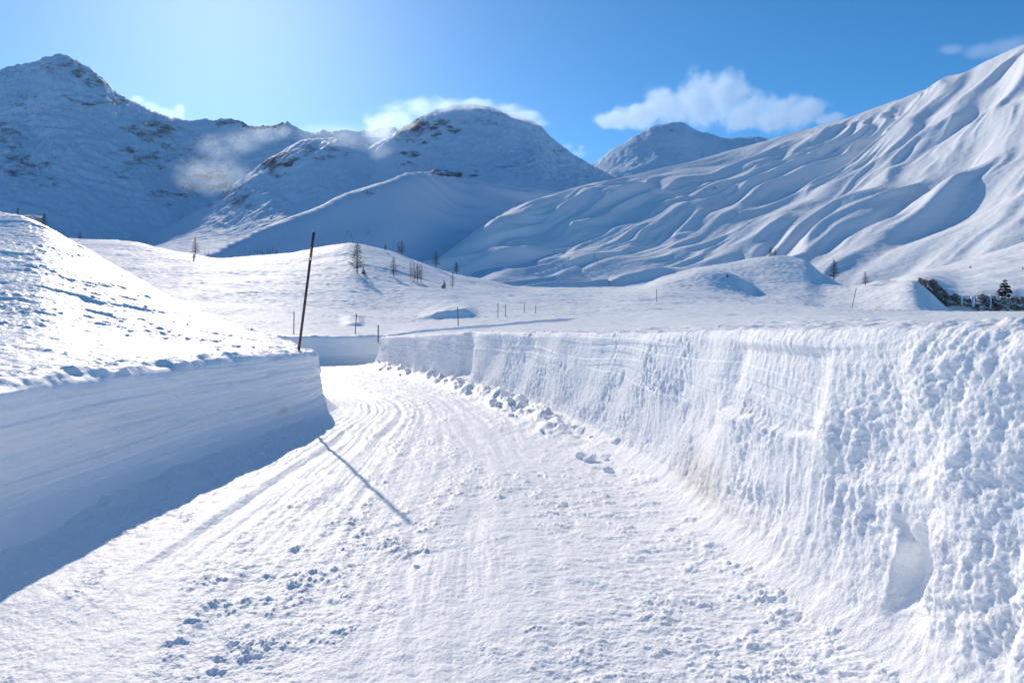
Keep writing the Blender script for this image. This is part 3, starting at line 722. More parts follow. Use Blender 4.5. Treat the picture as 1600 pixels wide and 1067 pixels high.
# ------------------------------------------------------------------ placing things on the land
def ground(px, py, fn, y0, y1, n=3000):
    Y = np.geomspace(y0, y1, n); X = X_of(px, Y)
    d = fn(X, Y) - Z_of(py, Y)
    k = np.argmax(d > 0) if (d > 0).any() else int(np.argmax(d))
    return Vector((float(X[k]), float(Y[k]), float(fn(X[k:k+1], Y[k:k+1])[0])))
fields = lambda X, Y: np.where(d_far(X, Y) + 0 * X > -100, mid_z(X, Y), 0)

def simple_mat(name, col, rough=0.7, var=0.3, scale=8.0, spec=0.2):
    m, nt, b = new_mat(name); N, L = nt.nodes, nt.links
    b.inputs['Roughness'].default_value = rough; b.inputs['Specular IOR Level'].default_value = spec
    tc = N.new('ShaderNodeTexCoord'); n = N.new('ShaderNodeTexNoise'); n.inputs['Scale'].default_value = scale; n.inputs['Detail'].default_value = 5
    L.new(tc.outputs['Object'], n.inputs['Vector'])
    r = N.new('ShaderNodeValToRGB'); e = r.color_ramp.elements
    e[0].position = 0.3; e[1].position = 0.7
    e[0].color = tuple(c * (1 - var) for c in col) + (1,); e[1].color = tuple(min(1, c * (1 + var)) for c in col) + (1,)
    L.new(n.outputs['Fac'], r.inputs[0]); L.new(r.outputs[0], b.inputs['Base Color'])
    return m
M_POLE = simple_mat('weathered_pole', (0.13, 0.085, 0.08), 0.6, 0.3, 6)
M_POLE_TOP = simple_mat('dark_pole_end', (0.05, 0.045, 0.05), 0.6, 0.3, 6)
M_RED = simple_mat('faded_red_band', (0.30, 0.10, 0.08), 0.5, 0.25, 9)
M_BAND = simple_mat('pale_reflector', (0.62, 0.6, 0.58), 0.4, 0.1, 9)
M_BARK = simple_mat('larch_bark', (0.085, 0.062, 0.055), 0.8, 0.4, 3)
M_TWIG = simple_mat('larch_twig', (0.075, 0.052, 0.045), 0.8, 0.3, 3)
M_NEEDLE = simple_mat('dark_needles', (0.030, 0.042, 0.030), 0.7, 0.5, 2)
M_ROCK = simple_mat('brown_rock', (0.20, 0.155, 0.125), 0.85, 0.65, 1.6)
_nt = M_ROCK.node_tree; _N, _L = _nt.nodes, _nt.links
_g = _N.new('ShaderNodeNewGeometry'); _sx = _N.new('ShaderNodeSeparateXYZ'); _L.new(_g.outputs['Normal'], _sx.inputs[0])
_rp = _N.new('ShaderNodeMapRange'); _rp.inputs['From Min'].default_value = 0.45; _rp.inputs['From Max'].default_value = 0.6; _L.new(_sx.outputs['Z'], _rp.inputs['Value'])
_mx = _N.new('ShaderNodeMix'); _mx.data_type = 'RGBA'; _mx.inputs[7].default_value = (0.93, 0.935, 0.94, 1)
_b = _N['Principled BSDF']; _L.new(_b.inputs['Base Color'].links[0].from_socket, _mx.inputs[6]); _L.new(_rp.outputs[0], _mx.inputs[0]); _L.new(_mx.outputs[2], _b.inputs['Base Color'])
M_STONE = simple_mat('grey_stone', (0.30, 0.27, 0.24), 0.85, 0.4, 4)
M_SNOWCAP = snow_mat('roof_snow', spec=0.02, bumps=((2, 0.03),))
M_ICE = snow_mat('hanging_ice', col=(0.82, 0.86, 0.9), rough=0.3, spec=0.4, bumps=((4, 0.02),))
M_CLOD = snow_mat('loose_snow', spec=0.02, rough=0.8, bumps=())

def from_bm(name, bm, mat, parent=None, smooth=True):
    me = bpy.data.meshes.new(name); bm.to_mesh(me); bm.free()
    for p in me.polygons: p.use_smooth = smooth
    me.materials.append(mat)
    o = bpy.data.objects.new(name, me); COL.objects.link(o)
    if parent: o.parent = parent
    return o

def empty(name, loc, rz=0.0):
    o = bpy.data.objects.new(name, None); o.location = loc; o.rotation_euler = (0, 0, rz); o.empty_display_size = 0.2; COL.objects.link(o); return o

def tube(bm, pts, rad, n=6):
    rings = []
    for k, p in enumerate(pts):
        p = Vector(p)
        t = (Vector(pts[min(k + 1, len(pts) - 1)]) - Vector(pts[max(k - 1, 0)])).normalized()
        a = t.orthogonal().normalized(); b = t.cross(a)
        r = rad[k]
        rings.append([bm.verts.new(p + (a * math.cos(2 * math.pi * i / n) + b * math.sin(2 * math.pi * i / n)) * r) for i in range(n)])
    for A, B in zip(rings, rings[1:]):
        for i in range(n): bm.faces.new((A[i], A[(i + 1) % n], B[(i + 1) % n], B[i]))
    if n > 3:
        bm.faces.new(list(reversed(rings[0]))); bm.faces.new(rings[-1])
    return rings

def tree_copy(src, loc, rz, sc, label, group=None):
    c = src.copy(); COL.objects.link(c); c.location = loc; c.rotation_euler = (0, 0, rz); c.scale = (sc, sc, sc)
    c['label'] = label
    if group: c['group'] = group
    elif 'group' in c: del c['group']
    for ch in list(src.children):
        d = ch.copy(); COL.objects.link(d); d.parent = c
    return c

# ---- marker poles
def marker_pole(base, tip, r, label, group, banded=False):
    base = Vector(base); tip = Vector(tip)
    o = empty('snow_pole', base); tag(o, label, 'pole', group)
    v = tip - base
    def seg(name, a, b, ra, rb, m):
        bm = bmesh.new(); tube(bm, [v * a, v * ((a + b) / 2), v * b], [ra, (ra + rb) / 2, rb], 10); return from_bm(name, bm, m, o)
    if banded:
        seg('shaft', -0.3, 0.765, r, r * 0.92, M_POLE)
        seg('reflector', 0.767, 0.787, r * 1.05, r * 1.05, M_BAND)
        seg('red_band', 0.789, 0.868, r * 0.95, r * 0.93, M_RED)
        seg('top_section', 0.87, 1.0, r * 0.97, r * 0.95, M_POLE_TOP)
    else:
        seg('shaft', -0.3, 0.8, r, r * 0.95, M_POLE)
        seg('top_section', 0.802, 1.0, r, r * 0.95, M_POLE_TOP)
    return o

b = ground(467, 541, hill_z, 9, 18)
k = b.y * 1.0
k = 14.25; b = Vector((X_of(467, k), k, float(hill_z(np.array([X_of(467, k)]), np.array([k]))[0])))
marker_pole(b, (X_of(490.5, k - .6), k - 0.6, Z_of(362, k - 0.6)), 0.028, 'tall leaning wooden snow pole with red and pale bands on the left snow wall', None, True)
POLES = [
 (459,522,459.5,487,'thin snow pole just left of the tall leaning pole, behind the slope'),
 (555,522,557,490,'snow pole standing beside the small shaded hollow'),
 (591,530,591,508,'snow pole at the left end of the long snow wall'),
 (716,509,715,480,'snow pole in front of the long shaded drift face'),
 (778,497,778,474,'snow pole just right of the long shaded drift, taller of a close pair'),
 (790,495,790,475,'snow pole just right of the long shaded drift, shorter of a close pair'),
 (819,489,820,474,'slightly tilted small snow pole below the bend of the ski track'),
 (837,490,837,477,'small snow pole rightmost of the far group in the hollow'),
 (1026,472,1026,452,'lone upright snow pole left of the shaded hummock'),
 (1331,482,1338,450,'leaning snow pole in front of the shaded snow hummock at right'),
]
for x0, y0, x1, y1, lab in POLES:
    b = ground(x0, y0, lambda X, Y: mid_z(X, Y), 30, 140)
    marker_pole(b, (X_of(x1, b.y), b.y, Z_of(y1, b.y)), 0.026 * max(1, b.y / 62), lab, 'snow poles marking the road')
b = ground(303, 406, lambda X, Y: mid_z(X, Y), 60, 200)
marker_pole(b, (X_of(303, b.y), b.y, Z_of(397, b.y)), 0.13, 'short thick post on the snow crest below the reddish larch', 'snow poles marking the road')
b = Vector((X_of(28, 46), 46, Z_of(345, 46)))
marker_pole(b, (X_of(28, 46), 46, Z_of(325, 46)), 0.045, 'short snow pole beside the snow-roofed hut', 'snow poles marking the road')

# ---- bare larches
def larch(name, h, seed, nb, spread, fine=True, thin=1.0):
    r = random.Random(seed)
    o = empty(name, (0, 0, 0))
    bm = bmesh.new()
    pts = [(0.05 * h * r.uniform(-.3, .3) * t, 0.05 * h * r.uniform(-.3, .3) * t, h * t) for t in (-0.06, 0.15, 0.4, 0.65, 0.85, 1.0)]
    rr = [0.018 * h * thin * (1 - 0.93 * max(0, t)) + 0.012 for t in (0, 0.15, 0.4, 0.65, 0.85, 1.0)]
    tube(bm, pts, rr, 7); from_bm('trunk', bm, M_BARK, o)
    bm = bmesh.new()
    for k in range(nb):
        t = 0.16 + 0.82 * (k + r.random()) / nb
        z = h * t
        prof = (1 - t) ** 0.75 if t > 0.28 else (t / 0.28) * 0.79
        L = h * spread * prof * r.uniform(0.55, 1.15) + 0.03 * h
        a = k * 2.399 + r.uniform(-.5, .5)
        d = Vector((math.cos(a), math.sin(a), 0))
        # the trunk bends a little: start on its axis
        j = max(0, min(4, next((i for i in range(5) if pts[i + 1][2] >= z), 4)))
        f = (z - pts[j][2]) / (pts[j + 1][2] - pts[j][2])
        p0 = Vector(pts[j]).lerp(Vector(pts[j + 1]), f)
        up = r.uniform(-0.10, 0.14)
        P = [p0, p0 + d * L * 0.5 + Vector((0, 0, L * (up - 0.06))), p0 + d * L + Vector((0, 0, L * (up + 0.10)))]
        w = 0.007 * h * thin
        tube(bm, P, [w, w * 0.7, w * 0.35], 3)
        for q in range(7 if fine else 3):
            s_ = r.uniform(0.25, 1.0)
            bp = P[0].lerp(P[1], s_ * 2) if s_ < .5 else P[1].lerp(P[2], s_ * 2 - 1)
            sd = Vector((-d.y, d.x, 0)) * r.choice((-1, 1))
            dirv = (d * 0.6 + sd * r.uniform(0.4, 1) + Vector((0, 0, r.uniform(-0.5, 0.45)))).normalized()
            l2 = L * r.uniform(0.18, 0.42)
            tube(bm, [bp, bp + dirv * l2], [w * 0.55, w * 0.3], 3)
    from_bm('crown', bm, M_TWIG, o)
    return o

def fir(name, h, seed, n=260, wide=0.32):
    r = random.Random(seed)
    o = empty(name, (0, 0, 0))
    bm = bmesh.new(); tube(bm, [(0, 0, -0.1 * h), (0, 0, 0.5 * h), (0, 0, h * 0.97)], [0.03 * h, 0.02 * h, 0.006 * h], 6); from_bm('trunk', bm, M_BARK, o)
    bm = bmesh.new()
    for k in range(n):
        t = r.random() ** 0.9
        z = h * (0.03 + 0.95 * t); L = h * wide * (1 - t) ** 0.65 * (0.55 + 0.45 * math.sin(t * 38)) * r.uniform(0.5, 1.15) + 0.03 * h
        a = r.uniform(0, 2 * math.pi); d = Vector((math.cos(a), math.sin(a), 0)); sd = Vector((-d.y, d.x, 0))
        p = Vector((0, 0, z)); w = L * r.uniform(0.14, 0.24); dr = r.uniform(-0.45, 0.1)
        q = [p, p + d * L * .55 + sd * w + Vector((0, 0, L * dr * .4)), p + d * L + Vector((0, 0, L * dr + 0.1 * L)), p + d * L * .55 - sd * w + Vector((0, 0, L * dr * .4 + r.uniform(-.1, .1) * L))]
        bm.faces.new([bm.verts.new(x) for x in q])
        q2 = [p + d * L * .2, p + d * L * .6 + Vector((0, 0, -L * .22)), p + d * L * 1.02 + Vector((0, 0, L * dr)), p + d * L * .6 + Vector((0, 0, L * .14))]
        bm.faces.new([bm.verts.new(x) for x in q2])
    from_bm('crown', bm, M_NEEDLE, o, smooth=False)
    return o

def put(o, px, base, top, fn, y0, y1, label, cat='tree', group=None, src=None, rz=0.0, href=1.0):
    b = ground(px, base, fn, y0, y1)
    h = (base - top) / F * b.y
    if src is not None:
        o = tree_copy(src, b, rz, h / href, label, group)
    else:
        o.location = b; o.rotation_euler = (0, 0, rz); o.scale = (h / href,) * 3; tag(o, label, cat, group)
    o['category'] = cat
    return o

LA = larch('larch_tree', 6.0, 1, 95, 0.36)
LB = larch('larch_tree', 6.0, 2, 80, 0.30)
LC = larch('larch_tree', 6.0, 3, 60, 0.20, True, 0.8)
put(LA, 558, 427, 379, fields, 60, 170, 'largest bare larch on the middle snow hill, a dark bush at its foot', rz=1.0, href=6)
put(LB, 615, 433, 401, fields, 60, 170, 'bare larch alone on the slope between the largest larch and the clump', rz=0.4, href=6)
put(LC, 642, 438, 410, fields, 60, 170, 'slim bare larch, leftmost stem of the clump on the middle hill', group='larch clump on the middle hill', href=6)
GL = 'larches standing on the snow hills'
put(None, 647, 440, 411, fields, 60, 170, 'slim bare larch, second stem from the left in the clump', group='larch clump on the middle hill', src=LC, rz=1.3, href=6)
put(None, 652.5, 441, 411, fields, 60, 170, 'bare larch, third stem from the left in the clump', group='larch clump on the middle hill', src=LB, rz=2.3, href=6)
put(None, 658, 442, 412, fields, 60, 170, 'slim bare larch, rightmost stem of the clump on the middle hill', group='larch clump on the middle hill', src=LC, rz=4.3, href=6)
put(None, 707, 451, 425, fields, 60, 190, 'thin bare larch beside the small dark fir, right end of the hill', group=GL, src=LC, rz=2.0, href=6)
put(None, 713, 428, 408, fields, 100, 190, 'small bare larch on the hill crest against the lit mountain ribs', group=GL, src=LA, rz=3.0, href=6)
put(None, 623, 397, 377, fields, 120, 170, 'bare larch on the hill crest, left one of a touching pair', group=GL, src=LC, rz=.5, href=6)
put(None, 628, 399, 376, fields, 120, 170, 'bare larch on the hill crest, right one of a touching pair', group=GL, src=LB, rz=2.5, href=6)
put(None, 602, 392, 382, fields, 120, 170, 'tiny bare larch poking over the crest of the middle hill', group=GL, src=LA, rz=4, href=6)
put(None, 681, 418, 391, fields, 120, 170, 'bare larch half hidden behind the crest, below the long lit spur', group=GL, src=LB, rz=1.5, href=6)
put(None, 305, 400, 371, fields, 120, 200, 'reddish bare larch on the far left crest above a short post', group=GL, src=LB, rz=5.1, href=6)
put(None, 125, 376, 361, fields, 150, 240, 'tiny bare larch on the crest just right of the steep left slope', group=GL, src=LB, rz=.7, href=6)
put(None, 1303, 437, 404, fields, 100, 170, 'bare larch standing right of the highest hummock', group=GL, src=LA, rz=2.2, href=6)
put(None, 1352, 447, 424, fields, 100, 150, 'smaller bare larch above the right shaded hummock', group=GL, src=LB, rz=3.4, href=6)
put(None, 1204, 401, 386, fields, 100, 170, 'small bare larch on top of the highest hummock, left of two', group=GL, src=LA, rz=.2, href=6)
put(None, 1211, 401, 388, fields, 100, 170, 'small bare larch on top of the highest hummock, right of two', group=GL, src=LB, rz=1.2, href=6)
p = Vector((X_of(69, 120), 120, Z_of(356, 120)))
o = tree_copy(LA, p, 1.9, 2.6 / 6, 'small bare bush-like larch right of the snow-roofed hut', GL); o['category'] = 'tree'

FA = fir('fir_tree', 3.0, 11, 210, 0.46); FB = fir('fir_tree', 3.0, 12, 160, 0.42)
knoll = lambda X, Y: KNOLL(X, Y)
put(FA, 1570, 463, 435, knoll, 120, 260, 'dark dense fir tree standing above the brown rocks', href=3)
GF = 'small firs on the snow'
put(FB, 568, 428, 416, fields, 60, 170, 'small dark fir at the foot of the largest larch', group=GF, href=3)
put(None, 694, 450, 438, fields, 60, 190, 'small dark fir just left of a thin bare larch', group=GF, src=FB, rz=1, href=3)
put(None, 1137, 433, 427, fields, 80, 170, 'tiny fir on top of the shaded hummock', group=GF, src=FB, rz=2, href=3)
put(None, 1516, 419, 414, knoll, 130, 300, 'tiny fir high on the snowy knoll above the rocks', group=GF, src=FB, rz=3, href=3)
put(None, 1598, 421, 417, knoll, 130, 300, 'tiny fir at the right edge of the snowy knoll', group=GF, src=FB, rz=4, href=3)

# ---- far small trees on the valley sides (a few pixels each)
def far_tree(seed):
    r = random.Random(seed); bm = bmesh.new(); h = 10.0
    tube(bm, [(0, 0, -1), (0, 0, h)], [0.22, 0.05], 5)
    for k in range(46):
        t = r.random(); z = h * (0.08 + 0.9 * t); L = h * 0.24 * (1 - t) ** .8 * r.uniform(.5, 1.2) + .25
        a = r.uniform(0, 6.28); d = Vector((math.cos(a), math.sin(a), 0)); sd = Vector((-d.y, d.x, 0)); w = .12 * L + .06
        q = [Vector((0, 0, z)) + sd * w, Vector((0, 0, z)) - sd * w, Vector((0, 0, z - .15 * L)) + d * L]
        bm.faces.new([bm.verts.new(x) for x in q])
    return from_bm('valley_tree', bm, M_BARK)
VT = [far_tree(31), far_tree(32), far_tree(33)]
used = [False] * 3
def valley(px, base, h, fn, y0, y1, label, group):
    k = random.randrange(3); b = ground(px, base, fn, y0, y1)
    o = VT[k]
    if used[k]:
        o = VT[k].copy(); COL.objects.link(o)
    used[k] = True
    sc = h / F * b.y / 10.0
    o.location = b; o.scale = (sc * random.uniform(.85, 1.3), sc * random.uniform(.85, 1.3), sc); o.rotation_euler = (0, 0, random.uniform(0, 6))
    tag(o, label, 'tree', group)
la = 'tiny dark tree in the row at the foot of the shaded foothill, left valley'
for x, y, h in [(320,397,6),(326,396,7),(333,397,5),(352,390,6),(358,387,6),(364,384,7),(370,383,6),(378,379,5),(374,394,6),(384,391,6),(390,396,7),(362,400,6),(398,394,9),(402,396,10),(407,394,9),(410,397,7),(418,397,9),(422,396,10),(426,394,9),(430,397,10),(433,396,8),(388,404,5)]:
    valley(x, y, h, FOOT, 560, 1500, la, 'trees at the foot of the shaded foothill')
lb = 'tiny dark tree dotted on the shaded foothill slope above the middle snow hill'
for x, y, h in [(466,373,6),(445,376,5),(541,367,6),(545,364,6),(549,371,9),(556,369,6),(573,367,8),(577,366,9),(583,372,6),(592,353,4),(497,384,6),(505,383,6),(516,381,6),(530,379,5),(541,381,7),(551,380,9),(695,380,5),(420,371,5),(437,383,5)]:
    valley(x, y, h, FOOT, 560, 1500, lb, 'trees dotted on the foothill slope')
lc = 'small dark tree on the ribbed mountainside above the snowfield'
for x, y, h in [(864,447,12),(868,447,12),(760,432,6),(768,433,8),(773,434,7),(866,395,8),(882,419,7),(888,406,7),(913,422,10),(929,405,11),(933,411,8),(942,418,6),(1240,352,4),(981,415,4),(1052,372,4),(1182,316,4),(1282,340,5),(1380,340,4),(1300,312,3),(1278,395,5)]:
    valley(x, y, h, RIBS, 340, 2600, lc, 'trees on the ribbed mountainside')

# ---- dark rocks and hanging ice at the right edge
def rock(px0, px1, py0, py1, Y, seed, label, slant=0):
    w = (px1 - px0) / F * Y; h = (py1 - py0) / F * Y
    bm = bmesh.new(); bmesh.ops.create_icosphere(bm, subdivisions=5, radius=1)
    co_ = np.array([v.co[:] for v in bm.verts])
    n = fbm(co_[:, 0] * 1.7 + co_[:, 2], co_[:, 1] * 1.7 + seed, 4, 300 + seed) * 0.30 + 0.20 * ridged(co_[:, 0] * 3 + co_[:, 1], co_[:, 2] * 3.5, 3, 310 + seed) - 0.2
    n += 0.10 * np.abs(perlin(co_[:, 0] * 7 + co_[:, 1] * 4, co_[:, 2] * 3, 320 + seed))
    # blocky: push towards a rounded box
    q = co_ / np.maximum(np.abs(co_).max(1, keepdims=True), 1e-6)
    c = (0.6 * co_ + 0.4 * q) * (1 + 1.5 * n)[:, None]
    for v, p in zip(bm.verts, c):
        v.co = (p[0] * w * .55, p[1] * 1.8, p[2] * h * .46 - slant * p[0] * h * .5)
    o = from_bm('rock_outcrop', bm, M_ROCK, smooth=False); tag(o, label, 'rock', 'brown rocks under the snowy knoll')
    o.location = (X_of((px0 + px1) / 2, Y), Y, Z_of((py0 + py1) / 2, Y))
    return o
rock(1444, 1464, 440, 459, 146.5, 1, 'narrow dark rock, uppermost left of the rock band at the right edge', .7)
rock(1459, 1475, 452, 472, 146.3, 2, 'small dark rock below the uppermost one, beside the hummock', .6)
rock(1476, 1500, 462, 476, 146.6, 3, 'low brown rock left of the first hanging ice column', .1)
rock(1500, 1524, 468, 482, 148.2, 4, 'recessed dark rock between two hanging ice columns')
rock(1523, 1550, 463, 486, 146.8, 5, 'brown rock face between the hanging ice columns')
rock(1546, 1585, 465, 494, 146.0, 6, 'largest brown boulder below the dark fir tree')
rock(1577, 1625, 466, 496, 145.2, 7, 'brown boulder cut by the right edge of the view')
rock(1618, 1680, 462, 498, 145.5, 8, 'brown boulder at the right end of the rock band')
def icicle(px, y0, y1, r, label):
    Y = 144.0; h = (y1 - y0) / F * Y
    bm = bmesh.new(); tube(bm, [(0, 0, 0.4), (0, 0, 0), (r * .3, 0, -h * .5), (0, 0, -h * .85), (0, 0, -h)], [r * 1.8, r * 1.2, r, r * .8, r * .5], 9)
    o = from_bm('icicle', bm, M_ICE); o.location = (X_of(px, Y), Y, Z_of(y0, Y)); tag(o, label, 'icicle', 'hanging ice on the brown rocks')
icicle(1502.5, 467, 477, .16, 'short white ice column, leftmost on the brown rocks')
icicle(1520.5, 467, 480, .30, 'thickest white ice column on the brown rocks')
icicle(1527, 466, 471, .14, 'shortest white icicle right of the thickest ice column')
icicle(1548, 464, 482, .12, 'long thin white icicle beside the largest boulder')

# ---- hut behind the left slope
Y = 118.0
hb = empty('stone_hut', (X_of(47, Y), Y, Z_of(350, Y)), -0.25); tag(hb, 'low stone hut with a snow covered roof above the left slope', 'hut')
def boxm(sx, sy, sz, z0, bev=0.05):
    bm = bmesh.new(); bmesh.ops.create_cube(bm, size=1)
    for v in bm.verts: v.co = (v.co.x * sx, v.co.y * sy, (v.co.z + .5) * sz + z0)
    bmesh.ops.bevel(bm, geom=bm.edges[:], offset=bev, segments=2, affect='EDGES'); return bm
from_bm('wall', boxm(2.9, 1.8, 1.75, -0.6, 0.04), M_STONE, hb, False)
bm = boxm(3.2, 2.1, 0.26, 1.16, 0.1)
for v in bm.verts: v.co.z += -0.10 * v.co.y * .3
from_bm('roof_snow', bm, M_SNOWCAP, hb)
bm = bmesh.new(); tube(bm, [(1.5, -.9, 1.2), (1.75, -.95, 0.5), (2.0, -1.0, -0.1)], [.2, .28, .4], 8); from_bm('snow_pillow', bm, M_SNOWCAP, hb)

# ---- loose clods along the foot of the right wall
def clod(seed):
    bm = bmesh.new(); bmesh.ops.create_icosphere(bm, subdivisions=3, radius=1)
    c = np.array([v.co[:] for v in bm.verts])
    n = 0.35 * fbm(c[:, 0] * 1.3 + seed, c[:, 1] * 1.3 + c[:, 2], 3, 400 + seed) + 0.18 * fbm(c[:, 2] * 3, c[:, 0] * 3 + c[:, 1] * 2, 3, 410 + seed)
    q = c / np.maximum(np.abs(c).max(1, keepdims=True), 1e-6)
    c = (0.7 * c + 0.3 * q) * (1 + n)[:, None] * np.array([1.1, .9, .72])
    for v, p in zip(bm.verts, c): v.co = p
    return from_bm('snow_clod', bm, M_CLOD)
CL = [clod(k) for k in range(5)]; cu = [False] * 5
RC = np.asarray(RIGHT)
def clod_at(x, y, r, label, group):
    k = random.randrange(5); o = CL[k]
    if cu[k]: o = CL[k].copy(); COL.objects.link(o)
    cu[k] = True
    z = float(road_z(np.array([x]), np.array([y]))[0])
    o.location = (x, y, z + r * .22); o.scale = (r, r * random.uniform(.8, 1.2), r * random.uniform(.75, 1)); o.rotation_euler = (random.uniform(-.4, .4), random.uniform(-.4, .4), random.uniform(0, 6.28))
    tag(o, label, 'snow clod', group)
for px, pyy, r, lab in [(964,706,.13,'largest snow clod leaning at the foot of the chipped right wall'),(772,636,.13,'rounded snow clod lying on the road, left of a close pair'),(780,640,.10,'snow clod lying on the road, right of a close pair'),(651,886,.022,'small dull ice lump lying in the middle of the road'),(951,738,.06,'single small clod on the road below the largest clod')]:
    Yp = CZ * F / (pyy - HZ); clod_at(X_of(px, Yp), Yp, r, lab, 'loose snow clods')
rr = random.Random(3)
for k in range(64):
    yy = 9.6 + 19 * rr.random() ** 1.25
    j = int(np.argmin(np.abs(RC[:170, 1] - yy)))
    off = -abs(rr.gauss(0.32, 0.28)) - .05
    clod_at(float(RC[j, 0]) + off, float(RC[j, 1]), rr.uniform(.025, .085) * (1.2 if yy > 15 else 1), 'rough snow clod in the row of debris along the foot of the right wall', 'debris clods along the right wall')

# ---- clouds and blowing snow
def cloud(name, label, cat, blobs, dens, nscale, rough, amt, aniso=0.4, stretch=(1, 1, 1), edge=(0.0, 0.5), kind=None):
    """blobs: (px, row, distance, rx, ry, rz in metres)"""
    B = [(Vector((X_of(x, Y), Y, Z_of(y, Y))), Vector((rx, ry, rz))) for x, y, Y, rx, ry, rz in blobs]
    lo = Vector([min(c[i] - r[i] * 1.75 for c, r in B) for i in range(3)]); hi = Vector([max(c[i] + r[i] * 1.75 for c, r in B) for i in range(3)])
    ce = (lo + hi) / 2; sz = hi - lo
    bm = bmesh.new(); bmesh.ops.create_cube(bm, size=1)
    for v in bm.verts: v.co = (v.co.x * sz.x, v.co.y * sz.y, v.co.z * sz.z)
    m = bpy.data.materials.new(name); m.use_nodes = True; nt = m.node_tree; N, L = nt.nodes, nt.links; N.clear()
    out = N.new('ShaderNodeOutputMaterial'); pv = N.new('ShaderNodeVolumePrincipled')
    pv.inputs['Color'].default_value = (0.74, 0.87, 1, 1); pv.inputs['Anisotropy'].default_value = aniso
    L.new(pv.outputs[0], out.inputs['Volume'])
    tc = N.new('ShaderNodeTexCoord')
    acc = None
    for c, r in B:
        s1 = N.new('ShaderNodeVectorMath'); s1.operation = 'SUBTRACT'; s1.inputs[1].default_value = c - ce; L.new(tc.outputs['Object'], s1.inputs[0])
        s2 = N.new('ShaderNodeVectorMath'); s2.operation = 'DIVIDE'; s2.inputs[1].default_value = r; L.new(s1.outputs[0], s2.inputs[0])
        s3 = N.new('ShaderNodeVectorMath'); s3.operation = 'LENGTH'; L.new(s2.outputs[0], s3.inputs[0])
        s4 = N.new('ShaderNodeMath'); s4.operation = 'SUBTRACT'; s4.inputs[0].default_value = 1; L.new(s3.outputs['Value'], s4.inputs[1])
        if acc is None: acc = s4
        else:
            mx = N.new('ShaderNodeMath'); mx.operation = 'SMOOTH_MAX'; mx.inputs[2].default_value = 0.25
            L.new(acc.outputs[0], mx.inputs[0]); L.new(s4.outputs[0], mx.inputs[1]); acc = mx
    mp = N.new('ShaderNodeMapping'); mp.inputs['Scale'].default_value = stretch; L.new(tc.outputs['Object'], mp.inputs['Vector'])
    n = N.new('ShaderNodeTexNoise'); n.inputs['Scale'].default_value = nscale; n.inputs['Detail'].default_value = 5; n.inputs['Roughness'].default_value = rough
    L.new(mp.outputs[0], n.inputs['Vector'])
    a1 = N.new('ShaderNodeMath'); a1.operation = 'MULTIPLY_ADD'; a1.inputs[1].default_value = amt; a1.inputs[2].default_value = -amt * 0.5; L.new(n.outputs['Fac'], a1.inputs[0])
    a2 = N.new('ShaderNodeMath'); a2.operation = 'ADD'; L.new(acc.outputs[0], a2.inputs[0]); L.new(a1.outputs[0], a2.inputs[1])
    rp = N.new('ShaderNodeMapRange'); rp.interpolation_type = 'SMOOTHSTEP'; rp.inputs['From Min'].default_value = edge[0]; rp.inputs['From Max'].default_value = edge[1]
    rp.inputs['To Max'].default_value = dens; L.new(a2.outputs[0], rp.inputs['Value']); L.new(rp.outputs[0], pv.inputs['Density'])
    o = from_bm(name, bm, m, smooth=False); o.location = ce; tag(o, label, cat, None, kind)
    return o
Yc = 8600
k = Yc / F
cloud('cloud', 'white billowing cloud behind the small distant peak', 'cloud',
      [(x, y, Yc, rx * k, 30 * k, rz * k) for x, y, rx, rz in ((962,190,38,16),(1000,180,44,24),(1045,168,46,34),(1092,152,44,46),(1132,150,44,46),(1160,180,40,34),(1215,178,42,36),(1258,176,44,24),(1290,186,30,10))],
      0.0042, 0.0030, 0.68, 2.0, 0.55, edge=(0.05, 0.5))
k = 2760 / F
cloud('blowing_snow', 'white plume of blowing snow along the crest of the domed peak', 'blowing snow',
      [(x, y, Y, rx * k, 12 * k, rz * k) for x, y, Y, rx, rz in ((598,205,2560,34,34),(622,188,2580,40,32),(655,172,2590,42,24),(700,163,2600,44,17),(745,163,2600,44,15),(785,170,2600,36,15),(818,182,2590,32,14),(842,193,2580,20,9))],
      0.018, 0.011, 0.68, 2.1, 0.6, stretch=(0.7, 1, 1.2), edge=(0.1, 0.8))
cloud('blowing_snow', 'faint veil of blowing snow between the rocky ridge and the domed peak', 'blowing snow',
      [(x, y, Y, rx * k, 20 * k, rz * k) for x, y, Y, rx, rz in ((500,205,2500,50,18),(545,215,2450,50,26),(585,215,2450,40,30),(600,240,2400,25,18))],
      0.0028, 0.006, 0.6, 1.4, 0.6, stretch=(0.8, 1, 1.2), edge=(0.0, 0.9))
k = 2500 / F
cloud('blowing_snow', 'lit cloud of blowing snow hanging in front of the rocky ridge', 'blowing snow',
      [(x, y, 2420, rx * k, 18 * k, rz * k) for x, y, rx, rz in ((440,206,30,18),(410,212,40,24),(372,222,52,32),(335,240,56,42),(310,268,50,40),(355,275,60,40))],
      0.0026, 0.009, 0.70, 2.6, 0.7, stretch=(0.6, 1, 1.2), edge=(0.05, 1.1))
k = 3420 / F
cloud('blowing_snow', 'small bright puff of blowing snow on the ridge right of the highest peak', 'blowing snow',
      [(x, y, 3380, rx * k, 8 * k, rz * k) for x, y, rx, rz in ((214,158,18,9),(232,167,22,11),(250,176,22,11),(268,180,18,12),(281,176,9,14))],
      0.008, 0.017, 0.68, 2.2, 0.6, stretch=(0.7, 1, 1.2), edge=(0.0, 0.8))
k = 3000 / F
